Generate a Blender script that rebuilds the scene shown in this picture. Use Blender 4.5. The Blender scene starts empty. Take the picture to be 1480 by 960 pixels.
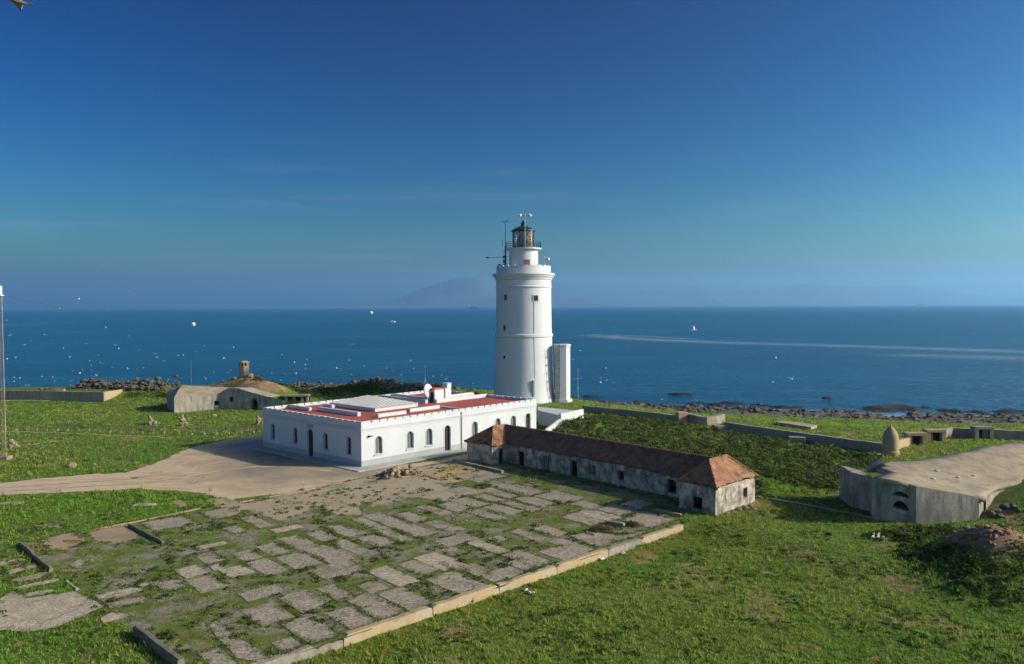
import bpy, bmesh, math, random
import numpy as np
from mathutils import Vector, Matrix, Euler
from mathutils.geometry import tessellate_polygon
random.seed(7); rng = np.random.default_rng(7)
sc = bpy.context.scene; COL = sc.collection
PI = math.pi
# ------------------------------------------------------------------ camera model (also used to survey ground points)
F = 1110.; CX, CY = 740., 480.; CH = 17.4
PITCH = math.atan(37.8/F); ROLL = -0.0047
fw = np.array([0, math.cos(PITCH), -math.sin(PITCH)]); up0 = np.array([0, math.sin(PITCH), math.cos(PITCH)]); rt0 = np.array([1., 0, 0])
rt = rt0*math.cos(ROLL)+up0*math.sin(ROLL); up = -rt0*math.sin(ROLL)+up0*math.cos(ROLL)
CP = np.array([0, 0, CH])
def ray(px, py): return fw+rt*((px-CX)/F)-up*((py-CY)/F)
def at(px, py, z=0.):
    d = ray(px, py); return CP+d*((z-CH)/d[2])
def at_y(px, py, y):
    d = ray(px, py); return CP+d*(y/d[1])
def onplane(px, py, o, dr):
    d = ray(px, py); n = np.array([-dr[1], dr[0], 0]); o = np.array([o[0], o[1], 0.])
    return CP+d*(((o-CP)@n)/(d@n))

# ------------------------------------------------------------------ numpy noise
def _hash(ix, iy, s):
    n = (ix.astype(np.int64)*374761393+iy.astype(np.int64)*668265263+s*982451653) & 0x7fffffff
    n = ((n ^ (n >> 13))*1274126177) & 0x7fffffff
    return ((n ^ (n >> 16)) & 0xffff)/65535.
def vnoise(x, y, s=0):
    ix = np.floor(x); iy = np.floor(y); fx = x-ix; fy = y-iy
    fx = fx*fx*(3-2*fx); fy = fy*fy*(3-2*fy)
    a = _hash(ix, iy, s); b = _hash(ix+1, iy, s); c = _hash(ix, iy+1, s); d = _hash(ix+1, iy+1, s)
    return (a*(1-fx)+b*fx)*(1-fy)+(c*(1-fx)+d*fx)*fy
def fbm(x, y, o=4, s=0):
    v = 0; a = .5; t = 0
    for k in range(o):
        v = v+a*vnoise(x*2**k, y*2**k, s+k); t += a; a *= .5
    return v/t
def sst(a, b, x):
    t = np.clip((x-a)/(b-a), 0, 1); return t*t*(3-2*t)
def inpoly(x, y, poly):
    r = np.zeros(x.shape, bool); n = len(poly)
    for i in range(n):
        x0, y0 = poly[i][:2]; x1, y1 = poly[(i+1) % n][:2]
        if y0 == y1: continue
        c = ((y0 > y) != (y1 > y)) & (x < (x1-x0)*(y-y0)/(y1-y0)+x0)
        r ^= c
    return r

# ------------------------------------------------------------------ terrain
SEA = -7.0
W0 = np.array([13.3, 60.03]); W1 = np.array([-12.22, 36.87])      # low courtyard wall line
UW = (W0-W1)/np.linalg.norm(W0-W1); NW = np.array([UW[1], -UW[0]])   # NW points to the lawn side
PLX = [-200, -110, -74, -47, -18, 6, 18, 32, 60, 100, 160]; PLY = [150, 166, 172, 168, 160, 152, 128, 116, 104, 94, 84]
SEX = [-200, -110, -74, -47, -18, 10, 18, 30, 60, 84, 107, 160]; SEY = [166, 180, 186, 184, 178, 186, 190, 180, 172, 166, 161, 150]
MOUNDS = [(-50.5, 145, 9, 6.5, 4.1), (-44.3, 136.6, 6.5, 4.6, 3.5), (10.0, 105.3, 4.2, 3.0, 1.75), (-28, 150, 10, 7, 1.9), (-16, 152, 9, 6, .8),
          (32.6, 51.2, 3.3, 3.8, 2.1), (42, 46, 6, 5, 2.2), (-90, 160, 22, 9, .7), (56, 84, 16, 10, .6)]
FLAT = [(-70, 60), (-31, 60), (-36, 45), (-12, 34), (15, 58), (28, 58), (32, 66), (12, 98), (14, 112), (4, 122), (-12, 122), (-40, 104), (-52, 98), (-80, 96)]
def T(x, y):
    x = np.asarray(x, float); y = np.asarray(y, float)
    pl = np.interp(x, PLX, PLY); se = np.interp(x, SEX, SEY)
    wob = (fbm(x*.06, y*.06, 3, 5)-.5)*8
    t = np.clip((y+wob*.6-pl)/np.maximum(se-pl, 6), -3, 2.0)
    z = np.where(t < 0, 0., np.where(t < 1, -7.0*(t**1.15), -7.0-2.0*(t-1)))
    rocky = sst(.25, .8, t)
    z = z+rocky*(fbm(x*.22, y*.22, 4, 11)-.5)*2.6+rocky*(fbm(x*.07, y*.1, 3, 21)-.5)*2.0
    und = (fbm(x*.05, y*.05, 3, 2)-.5)*.7+(fbm(x*.35, y*.35, 3, 3)-.5)*.22
    fl = inpoly(x, y, FLAT)
    lawn = (x-W0[0])*NW[0]+(y-W0[1])*NW[1]
    along = (x-W1[0])*UW[0]+(y-W1[1])*UW[1]
    L = np.hypot(*(W0-W1))
    low = sst(-.34, -.06, lawn)*(1-sst(L-1.0, L+3.5, along))
    z = z+np.where(fl & (lawn < -.3), 0, und*sst(0, 6, np.where(lawn > 0, lawn, 6))*np.where(y < 60, .55, 1))
    z = z-low*.48
    for (mx, my, rx, ry, h) in MOUNDS:
        g = np.exp(-((x-mx)/rx)**2-((y-my)/ry)**2)
        z = z+h*g*(.85+.3*fbm(x*.3, y*.3, 3, 31))
    dd = ((x-53)/13.6)**2+((y-63.6)/5.4)**2; z = z+3.2*np.exp(-dd*dd)*(.9+.2*fbm(x*.3, y*.3, 3, 31))
    # edge of the sheet dives under the water
    e = np.maximum(sst(120, 150, np.abs(x)), 0)
    z = z*(1-e)+(-8.6)*e
    return np.maximum(z, -8.8)
def Tz(x, y): return float(T(np.array([x]), np.array([y]))[0])
def gp(px, py):
    d = ray(px, py); lo = 20.; ts = np.arange(20, 260, .5)
    p = CP[None]+d[None]*ts[:, None]
    h = T(p[:, 0], p[:, 1]); k = np.argmax(p[:, 2] < h)
    a, b = ts[max(k-1, 0)], ts[k]
    for _ in range(14):
        m = (a+b)/2; q = CP+d*m
        if q[2] < Tz(q[0], q[1]): b = m
        else: a = m
    return CP+d*b

# ------------------------------------------------------------------ materials
def new_mat(name):
    m = bpy.data.materials.new(name); m.use_nodes = True; nt = m.node_tree; nt.nodes.clear()
    o = nt.nodes.new('ShaderNodeOutputMaterial'); b = nt.nodes.new('ShaderNodeBsdfPrincipled')
    nt.links.new(b.outputs[0], o.inputs[0]); return m, nt, b, o
def nn(nt, t, **kw):
    n = nt.nodes.new(t)
    for k, v in kw.items(): setattr(n, k, v)
    return n
def noise(nt, vec, scale, detail=4, rough=.6, dist=0):
    n = nn(nt, 'ShaderNodeTexNoise'); n.inputs['Scale'].default_value = scale; n.inputs['Detail'].default_value = detail
    n.inputs['Roughness'].default_value = rough; n.inputs['Distortion'].default_value = dist
    nt.links.new(vec, n.inputs['Vector']); return n.outputs['Fac']
def ramp(nt, fac, stops):
    r = nn(nt, 'ShaderNodeValToRGB'); e = r.color_ramp.elements
    while len(e) < len(stops): e.new(.5)
    for k, (p, c) in enumerate(stops):
        e[k].position = p; e[k].color = (*c, 1) if not isinstance(c, (int, float)) else (c, c, c, 1)
    nt.links.new(fac, r.inputs[0]); return r.outputs[0]
def mix(nt, fac, a, b, mode='MIX'):
    m = nn(nt, 'ShaderNodeMix', data_type='RGBA', blend_type=mode)
    for sock, v in ((m.inputs[0], fac), (m.inputs[6], a), (m.inputs[7], b)):
        if isinstance(v, bpy.types.NodeSocket): nt.links.new(v, sock)
        elif isinstance(v, (int, float)): sock.default_value = v
        else: sock.default_value = (*v, 1)
    return m.outputs[2]
def coords(nt, kind='obj', scale=None, rotz=0):
    if kind == 'obj': v = nn(nt, 'ShaderNodeTexCoord').outputs['Object']
    else: v = nn(nt, 'ShaderNodeNewGeometry').outputs['Position']
    if scale or rotz:
        mp = nn(nt, 'ShaderNodeMapping'); mp.inputs['Scale'].default_value = scale or (1, 1, 1); mp.inputs['Rotation'].default_value = (0, 0, rotz)
        nt.links.new(v, mp.inputs[0]); v = mp.outputs[0]
    return v
def bump(nt, b, h, strength, dist=.05):
    bp = nn(nt, 'ShaderNodeBump'); bp.inputs['Strength'].default_value = strength; bp.inputs['Distance'].default_value = dist
    nt.links.new(h, bp.inputs['Height']); nt.links.new(bp.outputs[0], b.inputs['Normal'])
def surf(name, c1, c2, scale=1.5, fine=12., rough=.85, bmp=.4, bd=.03, stain=None, stain_amt=.6, stain_lo=.5, stain_hi=.75, grain=.25, streak=(1.6, 1.6, .18), spots=None, metal=0):
    m, nt, b, o = new_mat(name); v = coords(nt)
    c = mix(nt, ramp(nt, noise(nt, v, scale, 5), [(.35, 0.), (.68, 1.)]), c1, c2)
    f = noise(nt, v, fine, 4, .65)
    if stain:
        sv = coords(nt, 'obj', streak)
        s = ramp(nt, noise(nt, sv, 1.7, 6, .68), [(stain_lo, 0.), (stain_hi, stain_amt)])
        c = mix(nt, s, c, stain)
    if spots:
        s = ramp(nt, noise(nt, v, spots[1], 5, .7), [(spots[2], 0.), (spots[3], spots[4])])
        c = mix(nt, s, c, spots[0])
    c = mix(nt, grain, c, ramp(nt, f, [(.25, .35), (.75, 1.)]), 'MULTIPLY')
    nt.links.new(c, b.inputs['Base Color']); b.inputs['Roughness'].default_value = rough; b.inputs['Metallic'].default_value = metal
    if bmp: bump(nt, b, f, bmp, bd)
    return m
def plain(name, c, rough=.6, metal=0, grain=.2):
    return surf(name, c, tuple(x*.85 for x in c), 2, 20, rough, .15, .01, grain=grain, metal=metal)
MT = {}
MT['white'] = surf('white_paint', (.525, .545, .58), (.48, .50, .535), .5, 9, .7, .15, .02, stain=(.46, .44, .40), stain_amt=.32, grain=.08, stain_lo=.52, stain_hi=.8)
MT['tower'] = surf('tower_white', (.56, .58, .615), (.515, .535, .57), .25, 6, .7, .12, .02, stain=(.48, .46, .43), stain_amt=.34, grain=.06, streak=(.9, .9, .06), stain_lo=.55, stain_hi=.8)
MT['plinth'] = surf('grey_plinth', (.36, .38, .38), (.31, .33, .34), 1, 9, .8, .2, .02, stain=(.22, .22, .21), stain_amt=.4, grain=.15)
MT['pavement'] = surf('pale_pavement', (.42, .42, .40), (.34, .34, .32), .7, 8, .9, .3, .02, spots=((.24, .22, .19), 1.2, .52, .75, .6))
MT['red'] = surf('red_roof', (.36, .055, .040), (.44, .095, .065), .5, 9, .8, .2, .02, spots=((.48, .22, .17), .9, .5, .75, .6))
MT['hiproof'] = surf('pale_roof', (.66, .65, .63), (.58, .57, .56), .6, 9, .7, .2, .02, stain=(.45, .43, .41), stain_amt=.4)
MT['glass'] = plain('dark_glass', (.018, .024, .028), .12)
MT['winframe'] = plain('grey_window_frame', (.20, .21, .20), .6)
MT['door'] = plain('dark_door', (.018, .016, .015), .5)
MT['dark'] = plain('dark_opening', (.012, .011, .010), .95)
MT['metal'] = plain('dark_metal', (.05, .055, .06), .45, .5)
MT['lantern'] = plain('lantern_metal', (.05, .06, .065), .45, .4)
MT['galv'] = plain('grey_metal', (.38, .39, .40), .45, .5)
MT['rust'] = surf('rusty_metal', (.22, .09, .045), (.30, .15, .08), 4, 20, .8, .3)
MT['maststeel'] = surf('worn_mast_steel', (.42, .36, .32), (.22, .11, .07), .35, 12, .7, .2)
MT['whitepaint'] = plain('white_gloss', (.80, .80, .79), .4)
MT['plaster'] = surf('worn_plaster', (.66, .58, .47), (.50, .435, .355), .9, 11, .95, .6, .04, stain=(.075, .075, .08), stain_amt=.9, stain_lo=.43, stain_hi=.66, grain=.4, streak=(.8, .8, .34), spots=((.11, .10, .09), 1.1, .46, .64, .85))
MT['tile'] = surf('clay_tile', (.42, .20, .105), (.31, .135, .07), 1.2, 9, .9, .4, .03, grain=.45, spots=((.06, .042, .032), 1.3, .42, .66, .8))
def add_lichen_shade(m):  # lichen mottling, with the long slopes' shade painted into the tile colour
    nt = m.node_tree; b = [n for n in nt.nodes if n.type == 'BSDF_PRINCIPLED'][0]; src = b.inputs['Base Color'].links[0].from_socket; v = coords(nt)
    a = nn(nt, 'ShaderNodeAttribute', attribute_name='lichen_shade'); n1 = ramp(nt, noise(nt, v, 1.6, 6, .7), [(.30, .05), (.62, .70)])
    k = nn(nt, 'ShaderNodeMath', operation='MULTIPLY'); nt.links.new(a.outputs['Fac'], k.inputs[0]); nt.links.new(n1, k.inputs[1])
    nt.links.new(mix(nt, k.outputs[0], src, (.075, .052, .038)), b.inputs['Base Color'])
add_lichen_shade(MT['tile'])
MT['concrete'] = surf('bunker_concrete', (.46, .41, .34), (.36, .325, .275), .6, 8, .95, .6, .05, stain=(.085, .083, .08), stain_amt=.85, stain_lo=.45, stain_hi=.68, grain=.4, streak=(.9, .9, .20), spots=((.16, .15, .14), .5, .48, .66, .75))
MT['sandroof'] = surf('sandy_concrete', (.44, .35, .24), (.34, .285, .21), .35, 7, .95, .5, .04, spots=((.19, .16, .115), 1.0, .44, .66, .75), grain=.35)
MT['ochre'] = surf('ochre_wall', (.46, .34, .18), (.40, .31, .20), .6, 7, .95, .5, .04, spots=((.42, .38, .33), .5, .55, .7, .8), grain=.35, stain=(.2, .15, .1), stain_amt=.4)
MT['stonewall'] = surf('grey_stone', (.34, .30, .24), (.25, .225, .185), .8, 5, .95, .8, .08, stain=(.11, .11, .11), stain_amt=.7, grain=.4)
MT['obelisk'] = surf('tan_render', (.42, .31, .20), (.35, .26, .17), .9, 9, .95, .5, .03, stain=(.20, .15, .11), stain_amt=.5)
MT['rock'] = surf('shore_rock', (.08, .066, .052), (.175, .142, .108), .5, 5, .95, .9, .1, spots=((.045, .043, .042), .5, .45, .65, .85))
MT['rubble'] = surf('rubble_stone', (.34, .25, .17), (.22, .17, .125), 1.5, 9, .95, .6, .05)
MT['wood'] = plain('weathered_wood', (.22, .19, .15), .9)
MT['palewood'] = plain('pale_wood', (.62, .58, .5), .8)
MT['bag'] = surf('white_plastic', (.72, .74, .78), (.6, .64, .7), 6, 20, .5, .5)
MT['clod'] = surf('brown_clods', (.36, .215, .12), (.22, .135, .08), 1.5, 9, .95, .6, .05)
MT['dish'] = plain('dish_white', (.75, .75, .74), .5)
MT['gull'] = plain('white_feather', (.82, .82, .80), .8, 0, .05)
MT['gullgrey'] = plain('grey_feather', (.30, .31, .33), .8)
MT['beak'] = plain('beak_orange', (.5, .25, .05), .6)
MT['brownf'] = plain('brown_feather', (.16, .12, .07), .8)
MT['lens'] = plain('red_curtain', (.22, .05, .035), .7)

def lantern_glass():
    m, nt, b, o = new_mat('lantern_glass')
    tr = nn(nt, 'ShaderNodeBsdfTransparent'); gl = nn(nt, 'ShaderNodeBsdfGlossy'); gl.inputs['Roughness'].default_value = .05
    tr.inputs[0].default_value = (.66, .70, .72, 1)
    mx = nn(nt, 'ShaderNodeMixShader'); mx.inputs[0].default_value = .14
    nt.links.new(tr.outputs[0], mx.inputs[1]); nt.links.new(gl.outputs[0], mx.inputs[2]); nt.links.new(mx.outputs[0], o.inputs[0])
    return m
MT['lglass'] = lantern_glass()

def ground_mat():
    m, nt, b, o = new_mat('grass_ground'); v = coords(nt, 'pos')
    g = ramp(nt, noise(nt, v, .09, 6, .6), [(.3, (.10, .19, .026)), (.48, (.14, .21, .036)), (.62, (.18, .215, .052)), (.75, (.24, .22, .08))])
    g2 = ramp(nt, noise(nt, v, .9, 6, .65), [(.30, (.055, .095, .018)), (.50, (.110, .160, .030)), (.68, (.17, .18, .05))])
    c = mix(nt, .55, g, g2)
    c = mix(nt, ramp(nt, noise(nt, v, 3.2, 5, .7), [(.52, 0.), (.72, .75)]), c, (.022, .036, .010))
    at_ = nn(nt, 'ShaderNodeAttribute', attribute_name='mask')
    sep = nn(nt, 'ShaderNodeSeparateColor'); nt.links.new(at_.outputs['Color'], sep.inputs[0])
    soilc = ramp(nt, noise(nt, v, .5, 6, .65), [(.3, (.24, .145, .08)), (.55, (.36, .235, .14)), (.75, (.17, .115, .07))])
    mth = nn(nt, 'ShaderNodeMath', operation='ADD'); nt.links.new(sep.outputs[1], mth.inputs[0]); nt.links.new(noise(nt, v, .8, 6, .7), mth.inputs[1])
    c = mix(nt, ramp(nt, mth.outputs[0], [(.88, 0.), (1.05, 1.)]), c, soilc)
    rockc = ramp(nt, noise(nt, v, .45, 7, .7), [(.32, (.045, .042, .040)), (.5, (.15, .135, .115)), (.68, (.27, .245, .205))])
    mt2 = nn(nt, 'ShaderNodeMath', operation='ADD'); nt.links.new(sep.outputs[0], mt2.inputs[0]); nt.links.new(noise(nt, v, .35, 6, .7), mt2.inputs[1])
    c = mix(nt, ramp(nt, mt2.outputs[0], [(.92, 0.), (1.02, 1.)]), c, rockc)
    c = mix(nt, ramp(nt, sep.outputs[2], [(.3, 0.), (.8, 1.)]), c, (.035, .033, .032))       # wet rock at the water line
    f = noise(nt, v, 5., 6, .7)
    c = mix(nt, .35, c, ramp(nt, f, [(.3, .4), (.7, 1.)]), 'MULTIPLY')
    nt.links.new(c, b.inputs['Base Color']); b.inputs['Roughness'].default_value = .95; b.inputs['Specular IOR Level'].default_value = .15
    bump(nt, b, f, .9, .18); return m
MT['ground'] = ground_mat()
def road_mat(name, a, b_, c_, sc1=.12, rot=0, st=None, speck=0):
    m, nt, b, o = new_mat(name); v = coords(nt, 'pos'); v2 = coords(nt, 'pos', st or (1, 1, 1), rot)
    c = ramp(nt, noise(nt, v2, sc1, 6, .6), [(.32, a), (.5, b_), (.68, c_)])
    f = noise(nt, v, 6, 6, .75)
    c = mix(nt, .3, c, ramp(nt, noise(nt, v, 1.1, 6, .7), [(.3, .5), (.6, 1.)]), 'MULTIPLY')
    c = mix(nt, .35, c, ramp(nt, f, [(.3, .45), (.65, 1.)]), 'MULTIPLY')
    if speck:
        vo = nn(nt, 'ShaderNodeTexVoronoi', feature='DISTANCE_TO_EDGE'); vo.inputs['Scale'].default_value = .42; dn = nn(nt, 'ShaderNodeVectorMath', operation='MULTIPLY_ADD'); ns_ = nn(nt, 'ShaderNodeTexNoise'); ns_.inputs['Scale'].default_value = 1.1; ns_.inputs['Detail'].default_value = 5; nt.links.new(v, ns_.inputs['Vector']); nt.links.new(ns_.outputs['Color'], dn.inputs[0]); dn.inputs[1].default_value = (1.2, 1.2, 0); nt.links.new(v, dn.inputs[2]); nt.links.new(dn.outputs[0], vo.inputs['Vector'])
        c = mix(nt, ramp(nt, vo.outputs['Distance'], [(.003, .5), (.014, 0.)]), c, (.075, .07, .045))
    if speck: c = mix(nt, speck, c, ramp(nt, noise(nt, v, 5.5, 3, .8), [(.36, .25), (.5, .8), (.64, 1.7)]), 'MULTIPLY'); c = mix(nt, ramp(nt, noise(nt, v, .7, 6, .7), [(.56, 0.), (.70, .6)]), c, (.085, .09, .035))
    nt.links.new(c, b.inputs['Base Color']); b.inputs['Roughness'].default_value = .95; b.inputs['Specular IOR Level'].default_value = .1
    bump(nt, b, f, .5, .04); return m
MT['road'] = road_mat('dirt_road', (.42, .33, .24), (.47, .40, .32), (.36, .27, .19), .25, -.15, (.25, 1.6, 1))
MT['yard'] = road_mat('sandy_asphalt', (.17, .155, .135), (.27, .225, .17), (.36, .265, .175), .11)
MT['gravel'] = road_mat('gravel_paving', (.325, .275, .21), (.40, .345, .275), (.27, .225, .17), .35, speck=.55)
def court_mat():
    m, nt, b, o = new_mat('court_earth'); v = coords(nt, 'pos')
    g = ramp(nt, noise(nt, v, .8, 6, .65), [(.3, (.075, .115, .024)), (.5, (.125, .165, .035)), (.68, (.185, .185, .065))])
    e = ramp(nt, noise(nt, v, .6, 6, .65), [(.3, (.21, .185, .14)), (.5, (.29, .26, .21)), (.7, (.235, .20, .15))])
    e = mix(nt, .5, e, ramp(nt, noise(nt, v, 5.5, 3, .8), [(.36, .3), (.5, .85), (.64, 1.6)]), 'MULTIPLY')
    c = mix(nt, ramp(nt, noise(nt, v, .42, 8, .68), [(.468, 0.), (.585, 1.)]), g, e)
    f = noise(nt, v, 6, 6, .75); c = mix(nt, .35, c, ramp(nt, f, [(.3, .45), (.65, 1.)]), 'MULTIPLY')
    nt.links.new(c, b.inputs['Base Color']); b.inputs['Roughness'].default_value = .95; b.inputs['Specular IOR Level'].default_value = .1
    bump(nt, b, f, .8, .08); return m
MT['court'] = court_mat()
MT['paleslab'] = road_mat('pale_concrete', (.42, .35, .265), (.50, .425, .33), (.34, .28, .21), .4, speck=.4)
MT['sand'] = road_mat('sandy_soil', (.42, .29, .17), (.37, .28, .19), (.30, .24, .17), .3)
MT['bare'] = road_mat('bare_ground', (.37, .315, .245), (.43, .34, .235), (.30, .255, .20), .22)
MT['ochresand'] = road_mat('ochre_sand', (.50, .34, .14), (.46, .33, .17), (.36, .28, .18), .3)

def yard_mat(name):
    m, nt, b, o = new_mat(name); v = coords(nt, 'pos')
    vs_ = coords(nt, 'pos', (.22, 1.5, 1), -.2)
    sand = ramp(nt, noise(nt, vs_, .3, 6, .62), [(.30, (.50, .355, .215)), (.5, (.60, .47, .325)), (.68, (.44, .315, .195))])
    asph = ramp(nt, noise(nt, v, .16, 6, .6), [(.32, (.25, .225, .19)), (.52, (.33, .28, .21)), (.7, (.45, .33, .205))])
    gr = nn(nt, 'ShaderNodeVectorMath', operation='DISTANCE'); nt.links.new(v, gr.inputs[0]); gr.inputs[1].default_value = (-23, 85, 0)
    ad = nn(nt, 'ShaderNodeMath', operation='MULTIPLY_ADD'); nt.links.new(noise(nt, v, .18, 5, .6), ad.inputs[0]); ad.inputs[1].default_value = 16; nt.links.new(gr.outputs['Value'], ad.inputs[2])
    dv = nn(nt, 'ShaderNodeMath', operation='MULTIPLY'); nt.links.new(ad.outputs[0], dv.inputs[0]); dv.inputs[1].default_value = 1/40
    c = mix(nt, ramp(nt, dv.outputs[0], [(.36, 0.), (.56, 1.)]), asph, sand)
    far = ramp(nt, dv.outputs[0], [(.75, 0.), (1., 1.)]); c = mix(nt, far, c, mix(nt, .5, sand, (.52, .46, .38)))
    f = noise(nt, v, 6, 6, .75)
    c = mix(nt, .35, c, ramp(nt, noise(nt, v, .9, 6, .7), [(.3, .55), (.6, 1.)]), 'MULTIPLY'); c = mix(nt, .3, c, ramp(nt, f, [(.3, .5), (.65, 1.)]), 'MULTIPLY')
    nt.links.new(c, b.inputs['Base Color']); b.inputs['Roughness'].default_value = .95; b.inputs['Specular IOR Level'].default_value = .1
    bump(nt, b, f, .5, .04); return m
MT['yard'] = yard_mat('sandy_yard'); MT['road'] = yard_mat('dirt_road')
def leaf_mat(name, transl=.3):
    m, nt, b, o = new_mat(name); nt.nodes.remove(b)
    at_ = nn(nt, 'ShaderNodeAttribute', attribute_name='col')
    d = nn(nt, 'ShaderNodeBsdfDiffuse'); t = nn(nt, 'ShaderNodeBsdfTranslucent'); mx = nn(nt, 'ShaderNodeMixShader'); mx.inputs[0].default_value = transl
    nt.links.new(at_.outputs['Color'], d.inputs[0]); nt.links.new(at_.outputs['Color'], t.inputs[0])
    nt.links.new(d.outputs[0], mx.inputs[1]); nt.links.new(t.outputs[0], mx.inputs[2]); nt.links.new(mx.outputs[0], o.inputs[0]); return m
MT['leaf'] = leaf_mat('foliage'); MT['blade'] = leaf_mat('grass_blades', .45)

def sea_mat():
    m, nt, b, o = new_mat('sea_water'); v = coords(nt, 'pos')
    big = noise(nt, coords(nt, 'pos', (.6, 1.8, 1)), .006, 5, .6)
    c = ramp(nt, big, [(.3, (.000, .072, .170)), (.55, (.000, .095, .210)), (.75, (.001, .118, .235))])
    # wind lanes and small whitecaps
    lane = noise(nt, coords(nt, 'pos', (.010, .10, 1), .03), 1.0, 5, .65)
    c = mix(nt, ramp(nt, lane, [(.50, 0.), (.74, .55)]), c, (.05, .17, .26))
    cap = noise(nt, coords(nt, 'pos', (.05, .22, 1)), 1.0, 6, .72)
    c = mix(nt, ramp(nt, cap, [(.675, 0.), (.73, .6)]), c, (.45, .52, .56))
    # shallow water and foam by the rocks is carried in the mesh attribute
    at_ = nn(nt, 'ShaderNodeAttribute', attribute_name='mask'); sep = nn(nt, 'ShaderNodeSeparateColor'); nt.links.new(at_.outputs['Color'], sep.inputs[0])
    fo = nn(nt, 'ShaderNodeMath', operation='MULTIPLY'); nt.links.new(sep.outputs[0], fo.inputs[0]); nt.links.new(ramp(nt, noise(nt, coords(nt, 'pos', (.02, .25, 1)), 1, 6, .7), [(.34, 0.), (.62, 1.)]), fo.inputs[1])
    c = mix(nt, fo.outputs[0], c, (.50, .56, .60))
    nt.links.new(c, b.inputs['Base Color']); b.inputs['IOR'].default_value = 1.33
    b.inputs['Roughness'].default_value = .22; b.inputs['Specular IOR Level'].default_value = .18
    h1 = noise(nt, coords(nt, 'pos', (.10, .24, 1), .1), 1, 6, .62)
    h2 = noise(nt, coords(nt, 'pos', (.55, .9, 1), -.15), 1, 4, .6)
    hs = nn(nt, 'ShaderNodeMath', operation='MULTIPLY_ADD'); nt.links.new(h2, hs.inputs[0]); hs.inputs[1].default_value = .28; nt.links.new(h1, hs.inputs[2])
    bump(nt, b, hs.outputs[0], 1.0, 3.4); return m
MT['sea'] = sea_mat()

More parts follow.
